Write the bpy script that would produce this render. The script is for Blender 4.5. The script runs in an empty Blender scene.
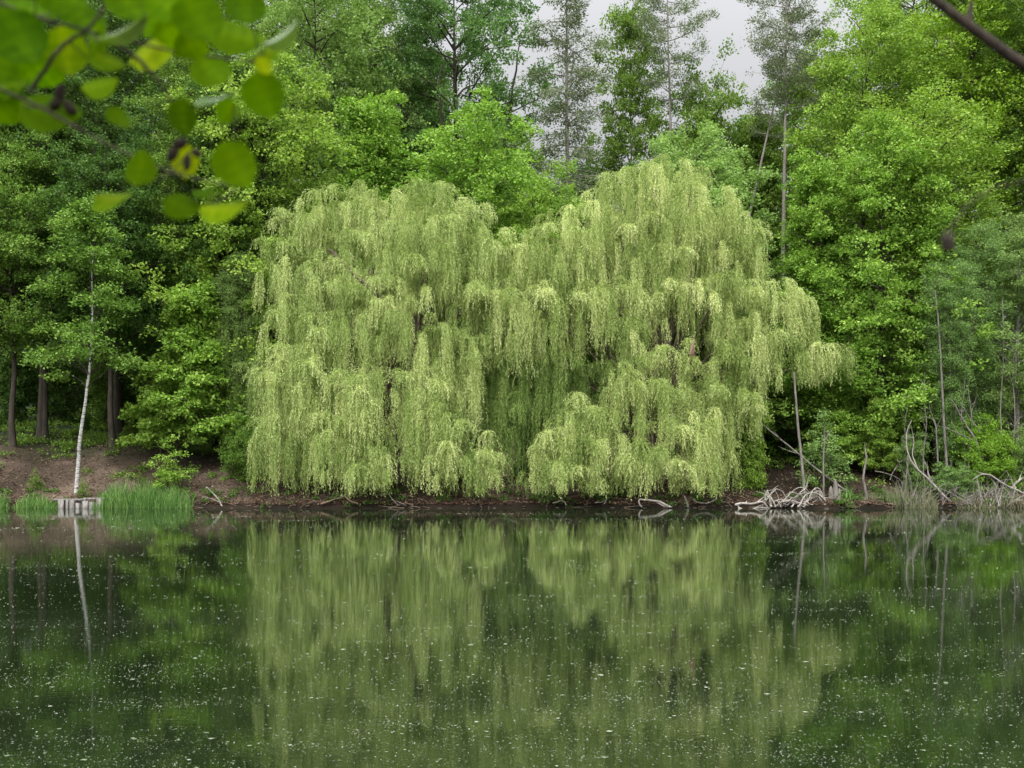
import bpy, math, random
import numpy as np

# ------------------------------------------------------------------ camera
scene = bpy.context.scene
COL = scene.collection
R = math.radians
F = 1100.0          # focal length in pixels of the 1024 wide picture
EYE = 2.0           # eye height above the water
HOR = 459.0         # picture row of the horizon

cam_data = bpy.data.cameras.new('camera')
cam = bpy.data.objects.new('camera', cam_data)
COL.objects.link(cam)
cam.location = (0, 0, EYE)
cam.rotation_euler = (R(90), 0, 0)
cam_data.sensor_width = 36.0
cam_data.lens = 36.0 * F / 1024.0
cam_data.shift_y = (HOR - 384.0) / 1024.0
cam_data.clip_start = 0.05
cam_data.clip_end = 2000
cam_data.dof.use_dof = True
cam_data.dof.focus_distance = 42.0
cam_data.dof.aperture_fstop = 4.6
scene.camera = cam

# ------------------------------------------------------------------ sky: bright overcast
world = bpy.data.worlds.new('World')
scene.world = world
world.use_nodes = True
nt = world.node_tree
nt.nodes.clear()
wo = nt.nodes.new('ShaderNodeOutputWorld')
bg = nt.nodes.new('ShaderNodeBackground')
sky = nt.nodes.new('ShaderNodeTexSky')
sky.sky_type = 'NISHITA'
sky.sun_disc = False
SUN_EL, SUN_AZ = 50.0, 202.0      # behind the camera, a little to the left
sky.sun_elevation = R(SUN_EL)
sky.sun_rotation = R(SUN_AZ)
sky.dust_density = 4.0
hsv = nt.nodes.new('ShaderNodeHueSaturation')
hsv.inputs['Saturation'].default_value = 0.12
hsv.inputs['Value'].default_value = 1.0
nt.links.new(sky.outputs[0], hsv.inputs['Color'])
# cloud deck: an overcast sky is about three times brighter overhead than at the horizon
tc = nt.nodes.new('ShaderNodeTexCoord')
sep = nt.nodes.new('ShaderNodeSeparateXYZ')
nt.links.new(tc.outputs['Generated'], sep.inputs[0])
ramp = nt.nodes.new('ShaderNodeMapRange')
ramp.inputs['From Min'].default_value = 0.0
ramp.inputs['From Max'].default_value = 1.0
ramp.inputs['To Min'].default_value = 3.8
ramp.inputs['To Max'].default_value = 27.0
sq = nt.nodes.new('ShaderNodeMath'); sq.operation = 'POWER'; sq.inputs[1].default_value = 1.8
nt.links.new(sep.outputs['Z'], sq.inputs[0])
nt.links.new(sq.outputs[0], ramp.inputs['Value'])
cn = nt.nodes.new('ShaderNodeTexNoise')
cn.inputs['Scale'].default_value = 2.2
cn.inputs['Detail'].default_value = 5
nt.links.new(tc.outputs['Generated'], cn.inputs['Vector'])
cm = nt.nodes.new('ShaderNodeMapRange')
cm.inputs['To Min'].default_value = 0.8
cm.inputs['To Max'].default_value = 1.2
nt.links.new(cn.outputs['Fac'], cm.inputs['Value'])
mul = nt.nodes.new('ShaderNodeMath'); mul.operation = 'MULTIPLY'
nt.links.new(ramp.outputs[0], mul.inputs[0])
nt.links.new(cm.outputs[0], mul.inputs[1])
side = nt.nodes.new('ShaderNodeMapRange')
side.inputs['From Min'].default_value = -1.0
side.inputs['From Max'].default_value = 1.0
side.inputs['To Min'].default_value = 2.1
side.inputs['To Max'].default_value = 0.62
nt.links.new(sep.outputs['Y'], side.inputs['Value'])
mul0 = mul
mul = nt.nodes.new('ShaderNodeMath'); mul.operation = 'MULTIPLY'
nt.links.new(mul0.outputs[0], mul.inputs[0])
nt.links.new(side.outputs[0], mul.inputs[1])
tint = nt.nodes.new('ShaderNodeVectorMath'); tint.operation = 'SCALE'
tint.inputs[0].default_value = (0.97, 0.985, 1.02)
nt.links.new(mul.outputs[0], tint.inputs['Scale'])
mixw = nt.nodes.new('ShaderNodeMix'); mixw.data_type = 'RGBA'
mixw.inputs['Factor'].default_value = 0.9
nt.links.new(hsv.outputs[0], mixw.inputs[6])
nt.links.new(tint.outputs[0], mixw.inputs[7])
nt.links.new(mixw.outputs[2], bg.inputs['Color'])
bg.inputs['Strength'].default_value = 0.13
nt.links.new(bg.outputs[0], wo.inputs[0])

sun_data = bpy.data.lights.new('sun', 'SUN')
sun = bpy.data.objects.new('sun', sun_data)
COL.objects.link(sun)
sun_data.energy = 1.5
sun_data.angle = R(20)
sun_data.color = (1.0, 0.97, 0.92)
az = R(205)
sun.rotation_euler = (R(90 - SUN_EL), 0, R(-22))
sun.location = (-10, -10, 40)

scene.view_settings.view_transform = 'Standard'
scene.view_settings.look = 'None'
scene.view_settings.exposure = 0.28
scene.view_settings.gamma = 1.0
scene.view_settings.use_curve_mapping = False
scene.render.engine = 'CYCLES'
scene.cycles.max_bounces = 6
scene.cycles.diffuse_bounces = 3
scene.cycles.glossy_bounces = 3
scene.cycles.transmission_bounces = 4
scene.cycles.transparent_max_bounces = 4
scene.cycles.caustics_reflective = False
scene.cycles.caustics_refractive = False
scene.cycles.use_denoising = True

# ------------------------------------------------------------------ helpers
def at(px, py, Y):
    return np.array([(px - 512.0) / F * Y, Y, EYE - (py - HOR) / F * Y])

def nrm(a):
    return a / np.maximum(np.linalg.norm(a, axis=-1, keepdims=True), 1e-9)

def node_mat(name):
    m = bpy.data.materials.new(name)
    m.use_nodes = True
    n = m.node_tree
    n.nodes.clear()
    out = n.nodes.new('ShaderNodeOutputMaterial')
    return m, n, out

def leaf_mat(name, a, b, c=None, trans=0.35, rough=0.5, spec=0.13):
    """leaf colours a..b..c picked per leaf by the 'tone' attribute"""
    m, n, out = node_mat(name)
    at_ = n.nodes.new('ShaderNodeAttribute'); at_.attribute_name = 'tone'
    oi = n.nodes.new('ShaderNodeObjectInfo')
    cr = n.nodes.new('ShaderNodeValToRGB')
    e = cr.color_ramp.elements
    e[0].position = 0.1; e[0].color = (*a, 1)
    e[1].position = 0.95; e[1].color = (*(c or b), 1)
    k = e.new(0.55); k.color = (*b, 1)
    n.links.new(at_.outputs['Fac'], cr.inputs[0])
    h = n.nodes.new('ShaderNodeHueSaturation')
    mr = n.nodes.new('ShaderNodeMapRange')
    mr.inputs['To Min'].default_value = 0.488
    mr.inputs['To Max'].default_value = 0.502
    n.links.new(oi.outputs['Random'], mr.inputs['Value'])
    n.links.new(mr.outputs[0], h.inputs['Hue'])
    n.links.new(cr.outputs[0], h.inputs['Color'])
    p = n.nodes.new('ShaderNodeBsdfPrincipled')
    p.inputs['Roughness'].default_value = rough
    p.inputs['Specular IOR Level'].default_value = spec
    n.links.new(h.outputs[0], p.inputs['Base Color'])
    t = n.nodes.new('ShaderNodeBsdfTranslucent')
    h2 = n.nodes.new('ShaderNodeHueSaturation')
    h2.inputs['Hue'].default_value = 0.498
    h2.inputs['Saturation'].default_value = 1.1
    h2.inputs['Value'].default_value = 1.15
    n.links.new(h.outputs[0], h2.inputs['Color'])
    n.links.new(h2.outputs[0], t.inputs['Color'])
    mx = n.nodes.new('ShaderNodeMixShader')
    mx.inputs[0].default_value = trans
    n.links.new(p.outputs[0], mx.inputs[1])
    n.links.new(t.outputs[0], mx.inputs[2])
    n.links.new(mx.outputs[0], out.inputs[0])
    return m

def bark_mat(name, a, b, scale=6.0, stretch=0.25, bump=0.6, bands=False):
    m, n, out = node_mat(name)
    t = n.nodes.new('ShaderNodeTexCoord')
    mp = n.nodes.new('ShaderNodeMapping')
    mp.inputs['Scale'].default_value = (1, 1, 6.0 if bands else stretch)
    n.links.new(t.outputs['Object'], mp.inputs[0])
    no = n.nodes.new('ShaderNodeTexNoise')
    no.inputs['Scale'].default_value = scale
    no.inputs['Detail'].default_value = 6
    no.inputs['Roughness'].default_value = 0.65
    n.links.new(mp.outputs[0], no.inputs['Vector'])
    cr = n.nodes.new('ShaderNodeValToRGB')
    e = cr.color_ramp.elements
    if bands:
        e[0].position = 0.40; e[0].color = (*a, 1)
        e[1].position = 0.52; e[1].color = (*b, 1)
    else:
        e[0].position = 0.3; e[0].color = (*a, 1)
        e[1].position = 0.7; e[1].color = (*b, 1)
    n.links.new(no.outputs['Fac'], cr.inputs[0])
    p = n.nodes.new('ShaderNodeBsdfPrincipled')
    p.inputs['Roughness'].default_value = 0.9
    p.inputs['Specular IOR Level'].default_value = 0.2
    n.links.new(cr.outputs[0], p.inputs['Base Color'])
    bp = n.nodes.new('ShaderNodeBump')
    bp.inputs['Strength'].default_value = bump
    bp.inputs['Distance'].default_value = 0.02
    n.links.new(no.outputs['Fac'], bp.inputs['Height'])
    n.links.new(bp.outputs[0], p.inputs['Normal'])
    n.links.new(p.outputs[0], out.inputs[0])
    return m

M = {}
M['willow'] = leaf_mat('willow_leaf', (0.10, 0.175, 0.035), (0.32, 0.43, 0.125), (0.70, 0.77, 0.35), trans=0.34)
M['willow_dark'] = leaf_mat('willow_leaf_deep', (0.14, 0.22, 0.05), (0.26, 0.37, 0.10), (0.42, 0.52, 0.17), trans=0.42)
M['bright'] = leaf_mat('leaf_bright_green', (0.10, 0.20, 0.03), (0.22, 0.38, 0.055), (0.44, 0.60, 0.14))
M['fresh'] = leaf_mat('leaf_fresh_pale', (0.13, 0.23, 0.05), (0.24, 0.38, 0.09), (0.42, 0.56, 0.20))
M['mid'] = leaf_mat('leaf_mid_green', (0.065, 0.135, 0.02), (0.14, 0.25, 0.04), (0.30, 0.44, 0.095))
M['yellow'] = leaf_mat('leaf_yellow_green', (0.10, 0.20, 0.02), (0.19, 0.34, 0.035), (0.36, 0.50, 0.09))
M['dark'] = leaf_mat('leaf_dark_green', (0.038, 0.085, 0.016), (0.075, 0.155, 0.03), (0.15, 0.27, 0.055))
M['oak'] = leaf_mat('leaf_oak_green', (0.06, 0.12, 0.03), (0.11, 0.21, 0.05), (0.20, 0.33, 0.10))
M['greygreen'] = leaf_mat('leaf_grey_green', (0.10, 0.18, 0.045), (0.19, 0.31, 0.085), (0.34, 0.48, 0.17))
M['needle'] = leaf_mat('needle_grey_green', (0.08, 0.115, 0.055), (0.15, 0.20, 0.09), (0.27, 0.31, 0.16), trans=0.3)
M['reed'] = leaf_mat('reed_blade', (0.05, 0.13, 0.025), (0.10, 0.24, 0.05), (0.30, 0.42, 0.13), trans=0.3)
M['litter'] = leaf_mat('dead_leaf', (0.07, 0.04, 0.024), (0.15, 0.09, 0.055), (0.30, 0.22, 0.15), trans=0.1)
M['straw'] = leaf_mat('straw_blade', (0.09, 0.14, 0.05), (0.20, 0.22, 0.11), (0.36, 0.33, 0.22), trans=0.3)
M['near_leaf'] = leaf_mat('alder_leaf', (0.04, 0.11, 0.001), (0.11, 0.23, 0.001), (0.30, 0.40, 0.004), trans=0.62, rough=0.6, spec=0.02)
M['near_leaf_shiny'] = leaf_mat('alder_leaf_shiny', (0.06, 0.12, 0.02), (0.12, 0.22, 0.03), (0.3, 0.4, 0.1), trans=0.2, rough=0.22, spec=1.0)
M['bark'] = bark_mat('bark_brown', (0.025, 0.021, 0.016), (0.085, 0.070, 0.052))
M['bark_grey'] = bark_mat('bark_grey', (0.10, 0.09, 0.075), (0.26, 0.24, 0.21))
M['bark_pine'] = bark_mat('bark_pine', (0.13, 0.115, 0.10), (0.30, 0.27, 0.24))
M['bark_willow'] = bark_mat('bark_willow', (0.06, 0.045, 0.035), (0.16, 0.12, 0.09))
M['birch'] = bark_mat('bark_birch', (0.07, 0.065, 0.06), (0.50, 0.48, 0.45), scale=4, bands=True)
M['deadwood'] = bark_mat('dead_wood_pale', (0.15, 0.135, 0.115), (0.44, 0.40, 0.35), scale=9)
M['deadgrey'] = bark_mat('dead_wood_grey', (0.08, 0.072, 0.06), (0.26, 0.235, 0.205), scale=9)
M['deadbrown'] = bark_mat('dead_wood_brown', (0.09, 0.06, 0.04), (0.22, 0.16, 0.11), scale=12)
M['stub'] = bark_mat('broken_wood', (0.12, 0.07, 0.05), (0.38, 0.24, 0.18), scale=10)
M['plank'] = bark_mat('weathered_board', (0.07, 0.062, 0.054), (0.33, 0.31, 0.28), scale=11)
M['nearbark'] = bark_mat('bark_near', (0.022, 0.018, 0.013), (0.075, 0.058, 0.042), scale=60)
M['cone'] = bark_mat('cone_dark', (0.015, 0.010, 0.007), (0.05, 0.035, 0.025), scale=200)

def mesh_object(name, verts, faces_idx, nper, mat, parent=None, tone=None, smooth=False):
    """verts (n,3) array, faces_idx flat array of nper-gons"""
    me = bpy.data.meshes.new(name)
    nf = len(faces_idx) // nper
    me.vertices.add(len(verts))
    me.vertices.foreach_set('co', np.ascontiguousarray(verts, dtype=np.float32).ravel())
    me.loops.add(nf * nper)
    me.loops.foreach_set('vertex_index', np.ascontiguousarray(faces_idx, dtype=np.int32))
    me.polygons.add(nf)
    me.polygons.foreach_set('loop_start', np.arange(0, nf * nper, nper, dtype=np.int32))
    me.polygons.foreach_set('loop_total', np.full(nf, nper, dtype=np.int32))
    if smooth:
        me.polygons.foreach_set('use_smooth', np.ones(nf, dtype=bool))
    if tone is not None:
        a = me.attributes.new('tone', 'FLOAT', 'FACE')
        a.data.foreach_set('value', np.ascontiguousarray(tone, dtype=np.float32))
    me.update(calc_edges=True)
    me.materials.append(mat)
    return link(name, me, parent)

def link(name, me, parent=None):
    o = bpy.data.objects.new(name, me)
    COL.objects.link(o)
    if parent is not None:
        o.parent = parent
    return o

def tag(o, label, cat, group=None, kind=None):
    o['label'] = label
    o['category'] = cat
    if group: o['group'] = group
    if kind: o['kind'] = kind
    return o

def thing(name, label, cat, loc=(0, 0, 0), rz=0.0, group=None):
    o = bpy.data.objects.new(name, None)
    COL.objects.link(o)
    o.location = loc
    o.rotation_euler = (0, 0, rz)
    o.empty_display_size = 0.3
    return tag(o, label, cat, group)

def blades(P, D, N, L, W):
    """diamond leaves: base P, direction D, normal N -> verts, idx (quads)"""
    D = nrm(D)
    S = nrm(np.cross(D, N))
    L = np.asarray(L).reshape(-1, 1); W = np.asarray(W).reshape(-1, 1)
    NN = np.cross(S, D)
    v = np.stack([P, P + D * L * 0.45 + S * W * 0.5 - NN * W * 0.12, P + D * L, P + D * L * 0.45 - S * W * 0.5 - NN * W * 0.12], axis=1)
    n = len(P)
    return v.reshape(-1, 3), np.arange(n * 4)

def tris(P, D, S, L, W):
    D = nrm(D); S = nrm(S)
    L = np.asarray(L).reshape(-1, 1); W = np.asarray(W).reshape(-1, 1)
    v = np.stack([P - S * W * 0.5 + D * L * 0.3, P + D * L, P + S * W * 0.5 + D * L * 0.3], axis=1)
    # keep the base pointed by starting the leaf just beside the stem
    return v.reshape(-1, 3), np.arange(len(P) * 3)

def tubes(lst, sides=6):
    """list of (points, radii) -> verts, quad idx"""
    V, I, base = [], [], 0
    ang = np.linspace(0, 2 * math.pi, sides, endpoint=False)
    ca, sa = np.cos(ang), np.sin(ang)
    for pts, rad in lst:
        pts = np.asarray(pts, float); rad = np.asarray(rad, float)
        n = len(pts)
        t = nrm(np.gradient(pts, axis=0))
        ref = np.array([0.31, 0.95, 0.05]) if abs(t[0, 1]) < 0.8 else np.array([0.9, 0.1, 0.3])
        a = nrm(np.cross(t, ref)); b = np.cross(t, a)
        ring = pts[:, None, :] + rad[:, None, None] * (ca[None, :, None] * a[:, None, :] + sa[None, :, None] * b[:, None, :])
        V.append(ring.reshape(-1, 3))
        i = np.arange(n - 1)[:, None] * sides; j = np.arange(sides)[None, :]; k = (j + 1) % sides
        q = np.stack([i + j, i + k, i + sides + k, i + sides + j], axis=-1).reshape(-1) + base
        I.append(q); base += n * sides
    return np.concatenate(V), np.concatenate(I)

def tube_obj(name, lst, mat, parent=None, sides=6):
    v, i = tubes(lst, sides)
    return mesh_object(name, v, i, 4, mat, parent, smooth=True)

def bez(p0, p1, p2, n=7):
    t = np.linspace(0, 1, n)[:, None]
    return (1 - t) ** 2 * p0 + 2 * t * (1 - t) * p1 + t * t * p2

def smooth_path(pts, n=24, wob=0.0, rng=None):
    pts = np.asarray(pts, float)
    s = np.concatenate([[0], np.cumsum(np.linalg.norm(np.diff(pts, axis=0), axis=1))])
    q = np.linspace(0, s[-1], n)
    out = np.stack([np.interp(q, s, pts[:, k]) for k in range(3)], axis=1)
    for _ in range(2):
        o2 = out.copy(); o2[1:-1] = (out[:-2] + 2 * out[1:-1] + out[2:]) / 4; out = o2
    if wob and rng is not None:
        w = rng.normal(0, wob, out.shape)
        w = (w + np.roll(w, 1, 0) + np.roll(w, -1, 0)) / 3; w[0] = 0; w[-1] = 0
        out = out + w
    return out

# ------------------------------------------------------------------ terrain
def shore(X):
    X = np.asarray(X, float)
    return 45.0 + 0.35 * np.sin(X * 0.31 + 0.6) + 0.25 * np.sin(X * 0.83) + 0.10 * np.sin(X * 2.3 + 1) - 0.0035 * np.maximum(np.abs(X) - 16, 0) ** 2

def hnoise(X, Y):
    return (0.10 * np.sin(X * 0.9 + 1.3 * np.sin(Y * 0.7)) + 0.07 * np.sin(Y * 1.7 + X * 0.6) + 0.035 * np.sin(X * 3.1 + Y * 2.3)
            + 0.02 * np.sin(X * 6.7 - Y * 5.1))

def ground_z(X, Y):
    X = np.asarray(X, float); Y = np.asarray(Y, float)
    d1 = Y - shore(X)                      # far bank
    d2 = 4.0 + 0.25 * np.sin(X * 0.8) - Y  # near bank, where the camera stands
    d3 = np.abs(X) - 48.0
    d = np.maximum(np.maximum(d1, d2), d3)
    steep = np.interp(X, [-24, -12, 2, 24], [0.40, 0.36, 0.30, 0.26])
    land = 0.13 * np.clip(d / 0.12, 0, 1) + steep * np.clip(d, 0, 6) + 0.10 * np.clip(d - 6, 0, 30) + 0.25 * np.clip(d - 36, 0, 60)
    near = 0.1 * np.clip(d2 / 0.3, 0, 1) + 0.085 * np.clip(d2, 0, 30)
    z = np.where(d2 >= np.maximum(d1, d3), near, land)
    z = np.where(d < 0, -np.minimum(1.4, 0.35 * -d) - 0.02, z + hnoise(X, Y) * np.clip(d / 2.0, 0, 1))
    return z

def build_ground():
    xs = np.unique(np.concatenate([np.linspace(-300, -40, 27), np.linspace(-40, 40, 401), np.linspace(40, 300, 27)]))
    ys = np.unique(np.concatenate([np.linspace(-120, -5, 20), np.linspace(-5, 6, 45), np.linspace(6, 42, 37), np.linspace(42, 56, 160), np.linspace(56, 90, 80), np.linspace(90, 420, 34)]))
    XX, YY = np.meshgrid(xs, ys)
    Z = ground_z(XX, YY)
    v = np.stack([XX, YY, Z], axis=-1).reshape(-1, 3)
    nx = len(xs)
    i = np.arange(len(ys) - 1)[:, None] * nx; j = np.arange(nx - 1)[None, :]
    q = np.stack([i + j, i + j + 1, i + nx + j + 1, i + nx + j], axis=-1).reshape(-1)
    m, n, out = node_mat('earth')
    t = n.nodes.new('ShaderNodeTexCoord')
    no = n.nodes.new('ShaderNodeTexNoise'); no.inputs['Scale'].default_value = 0.45; no.inputs['Detail'].default_value = 6
    n.links.new(t.outputs['Object'], no.inputs['Vector'])
    cr = n.nodes.new('ShaderNodeValToRGB')
    e = cr.color_ramp.elements
    e[0].position = 0.36; e[0].color = (0.040, 0.030, 0.020, 1)
    e[1].position = 0.74; e[1].color = (0.165, 0.122, 0.09, 1)
    k = e.new(0.53); k.color = (0.078, 0.056, 0.040, 1)
    n.links.new(no.outputs['Fac'], cr.inputs[0])
    n2 = n.nodes.new('ShaderNodeTexNoise'); n2.inputs['Scale'].default_value = 7; n2.inputs['Detail'].default_value = 8; n2.inputs['Roughness'].default_value = 0.75
    n.links.new(t.outputs['Object'], n2.inputs['Vector'])
    m2 = n.nodes.new('ShaderNodeMix'); m2.data_type = 'RGBA'; m2.blend_type = 'OVERLAY'
    m2.inputs['Factor'].default_value = 0.8
    n.links.new(cr.outputs[0], m2.inputs[6]); n.links.new(n2.outputs['Fac'], m2.inputs[7])
    # ground colour turns dark green towards the inside of the wood
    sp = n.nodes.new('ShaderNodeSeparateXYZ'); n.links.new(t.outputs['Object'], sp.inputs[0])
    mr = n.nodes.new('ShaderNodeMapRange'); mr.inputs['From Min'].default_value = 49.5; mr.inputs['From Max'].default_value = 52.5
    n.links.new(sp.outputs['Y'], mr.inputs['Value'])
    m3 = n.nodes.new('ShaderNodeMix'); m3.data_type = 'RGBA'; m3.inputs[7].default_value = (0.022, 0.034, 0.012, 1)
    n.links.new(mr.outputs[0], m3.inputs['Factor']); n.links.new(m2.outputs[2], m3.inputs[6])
    mxx = n.nodes.new('ShaderNodeMapRange'); mxx.inputs['From Min'].default_value = -13.5; mxx.inputs['From Max'].default_value = -9.5
    n.links.new(sp.outputs['X'], mxx.inputs['Value'])
    m5 = n.nodes.new('ShaderNodeMix'); m5.data_type = 'RGBA'; m5.blend_type = 'MULTIPLY'; m5.inputs[7].default_value = (0.50, 0.50, 0.48, 1)
    n.links.new(mxx.outputs[0], m5.inputs['Factor']); n.links.new(m3.outputs[2], m5.inputs[6])
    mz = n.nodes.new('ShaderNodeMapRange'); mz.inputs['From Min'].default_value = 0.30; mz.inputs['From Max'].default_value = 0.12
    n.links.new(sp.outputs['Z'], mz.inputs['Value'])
    m4 = n.nodes.new('ShaderNodeMix'); m4.data_type = 'RGBA'; m4.blend_type = 'MULTIPLY'; m4.inputs[7].default_value = (0.36, 0.34, 0.32, 1)  # undercut shadow painted into the wet soil colour just above the waterline
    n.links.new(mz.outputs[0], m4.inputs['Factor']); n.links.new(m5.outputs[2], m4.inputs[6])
    p = n.nodes.new('ShaderNodeBsdfPrincipled'); p.inputs['Roughness'].default_value = 0.95
    p.inputs['Specular IOR Level'].default_value = 0.15
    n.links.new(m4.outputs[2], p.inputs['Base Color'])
    bp = n.nodes.new('ShaderNodeBump'); bp.inputs['Distance'].default_value = 0.06; bp.inputs['Strength'].default_value = 0.8
    n.links.new(n2.outputs['Fac'], bp.inputs['Height']); n.links.new(bp.outputs[0], p.inputs['Normal'])
    n.links.new(p.outputs[0], out.inputs[0])
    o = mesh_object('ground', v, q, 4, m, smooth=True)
    o['kind'] = 'structure'
build_ground()

def build_water():
    m, n, out = node_mat('pond_water')
    t = n.nodes.new('ShaderNodeTexCoord')
    # small ripples
    no = n.nodes.new('ShaderNodeTexNoise'); no.inputs['Scale'].default_value = 3.2; no.inputs['Detail'].default_value = 3
    mp = n.nodes.new('ShaderNodeMapping'); mp.inputs['Scale'].default_value = (0.32, 1.0, 1)
    n.links.new(t.outputs['Object'], mp.inputs[0]); n.links.new(mp.outputs[0], no.inputs['Vector'])
    nb = n.nodes.new('ShaderNodeTexNoise'); nb.inputs['Scale'].default_value = 22; nb.inputs['Detail'].default_value = 2
    n.links.new(mp.outputs[0], nb.inputs['Vector'])
    # patches where the air stirs the surface
    pn = n.nodes.new('ShaderNodeTexNoise'); pn.inputs['Scale'].default_value = 0.12; pn.inputs['Detail'].default_value = 3
    n.links.new(mp.outputs[0], pn.inputs['Vector'])
    pr = n.nodes.new('ShaderNodeMapRange'); pr.inputs['From Min'].default_value = 0.4; pr.inputs['From Max'].default_value = 0.65
    pr.inputs['To Min'].default_value = 0.25; pr.inputs['To Max'].default_value = 1.0
    n.links.new(pn.outputs['Fac'], pr.inputs['Value'])
    b1 = n.nodes.new('ShaderNodeBump'); b1.inputs['Distance'].default_value = 0.0005
    n.links.new(pr.outputs[0], b1.inputs['Strength'])
    n.links.new(no.outputs['Fac'], b1.inputs['Height'])
    b2 = n.nodes.new('ShaderNodeBump'); b2.inputs['Distance'].default_value = 0.00035; b2.inputs['Strength'].default_value = 1
    n.links.new(nb.outputs['Fac'], b2.inputs['Height']); n.links.new(b1.outputs[0], b2.inputs['Normal'])
    fr = n.nodes.new('ShaderNodeFresnel'); fr.inputs['IOR'].default_value = 1.75
    gl = n.nodes.new('ShaderNodeBsdfGlossy'); gl.inputs['Roughness'].default_value = 0.012
    gl.inputs['Color'].default_value = (0.93, 0.95, 0.93, 1)
    n.links.new(b2.outputs[0], gl.inputs['Normal'])
    df = n.nodes.new('ShaderNodeBsdfDiffuse'); df.inputs['Color'].default_value = (0.007, 0.012, 0.004, 1)
    mx = n.nodes.new('ShaderNodeMixShader')
    n.links.new(fr.outputs[0], mx.inputs[0]); n.links.new(df.outputs[0], mx.inputs[1]); n.links.new(gl.outputs[0], mx.inputs[2])
    # pollen and dust lying on the surface: specks gathered in drifting bands
    vo = n.nodes.new('ShaderNodeTexVoronoi'); vo.inputs['Scale'].default_value = 26
    n.links.new(t.outputs['Object'], vo.inputs['Vector'])
    vr = n.nodes.new('ShaderNodeMapRange'); vr.inputs['From Min'].default_value = 0.09; vr.inputs['From Max'].default_value = 0.15
    vr.inputs['To Min'].default_value = 1.0; vr.inputs['To Max'].default_value = 0.0
    n.links.new(vo.outputs['Distance'], vr.inputs['Value'])
    mp2 = n.nodes.new('ShaderNodeMapping'); mp2.inputs['Scale'].default_value = (0.05, 0.32, 1)
    n.links.new(t.outputs['Object'], mp2.inputs[0])
    bn = n.nodes.new('ShaderNodeTexNoise'); bn.inputs['Scale'].default_value = 1.6; bn.inputs['Detail'].default_value = 6; bn.inputs['Distortion'].default_value = 0.6
    n.links.new(mp2.outputs[0], bn.inputs['Vector'])
    br = n.nodes.new('ShaderNodeMapRange'); br.inputs['From Min'].default_value = 0.42; br.inputs['From Max'].default_value = 0.68
    br.inputs['To Min'].default_value = 0.02; br.inputs['To Max'].default_value = 0.55
    n.links.new(bn.outputs['Fac'], br.inputs['Value'])
    mu = n.nodes.new('ShaderNodeMath'); mu.operation = 'MULTIPLY'
    n.links.new(vr.outputs[0], mu.inputs[0]); n.links.new(br.outputs[0], mu.inputs[1])
    # thin even film
    fm = n.nodes.new('ShaderNodeMath'); fm.operation = 'MULTIPLY_ADD'
    fm.inputs[1].default_value = 0.022; fm.inputs[2].default_value = 0.0
    n.links.new(br.outputs[0], fm.inputs[0])
    ad = n.nodes.new('ShaderNodeMath'); ad.operation = 'ADD'; ad.use_clamp = True
    n.links.new(mu.outputs[0], ad.inputs[0]); n.links.new(fm.outputs[0], ad.inputs[1])
    du = n.nodes.new('ShaderNodeBsdfDiffuse'); du.inputs['Color'].default_value = (0.20, 0.225, 0.165, 1)
    m2 = n.nodes.new('ShaderNodeMixShader')
    n.links.new(ad.outputs[0], m2.inputs[0]); n.links.new(mx.outputs[0], m2.inputs[1]); n.links.new(du.outputs[0], m2.inputs[2])
    n.links.new(m2.outputs[0], out.inputs[0])
    v = np.array([[-60, 2.5, 0], [60, 2.5, 0], [60, 48, 0], [-60, 48, 0]], float)
    o = mesh_object('water', v, np.arange(4), 4, m)
    o['kind'] = 'structure'
build_water()

# ------------------------------------------------------------------ broadleaf trees
def foliage(rng, C, O, Rad, twigs, per, leaf, flat=0.35, spread=0.17, droop=0.25, upright=1.0):
    """clumps at C with outward directions O and radii Rad -> leaf mesh arrays"""
    n = len(C)
    Rr = Rad[:, None]
    a = rng.uniform(0, 2 * math.pi, (n, twigs))
    r = np.sqrt(rng.uniform(0, 1, (n, twigs))) * Rr
    x = np.cos(a) * r; y = np.sin(a) * r
    z = flat * Rr * (1 - (r / Rr) ** 2) * rng.uniform(-0.35, 1.0, (n, twigs)) - droop * r * r / Rr + rng.normal(0, 0.07, (n, twigs)) * Rr
    T = C[:, None, :] + np.stack([x, y, z], -1)
    outv = np.stack([x, y, 0 * z], -1) / np.maximum(Rr[..., None], .01) + O[:, None, :] * 0.8
    tt = rng.uniform(0, 1, (n, twigs))
    ct = rng.uniform(0, 1, (n, 1))
    P = T[:, :, None, :] + rng.normal(0, 1, (n, twigs, per, 3)) * np.array([spread, spread, spread * 0.7])
    D = outv[:, :, None, :] + rng.normal(0, 0.8, (n, twigs, per, 3)) + np.array([0, 0, -0.25])
    N = np.array([0, 0, upright]) + outv[:, :, None, :] * 0.35 + rng.normal(0, 0.5, (n, twigs, per, 3))
    tone = 0.35 * tt[:, :, None] + 0.25 * ct[:, :, None] + 0.4 * rng.uniform(0, 1, (n, twigs, per))
    m = n * twigs * per
    L = leaf * rng.uniform(0.7, 1.25, m)
    v, i = blades(P.reshape(-1, 3), D.reshape(-1, 3), N.reshape(-1, 3), L, L * 0.72)
    return v, i, tone.reshape(-1)

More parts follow.
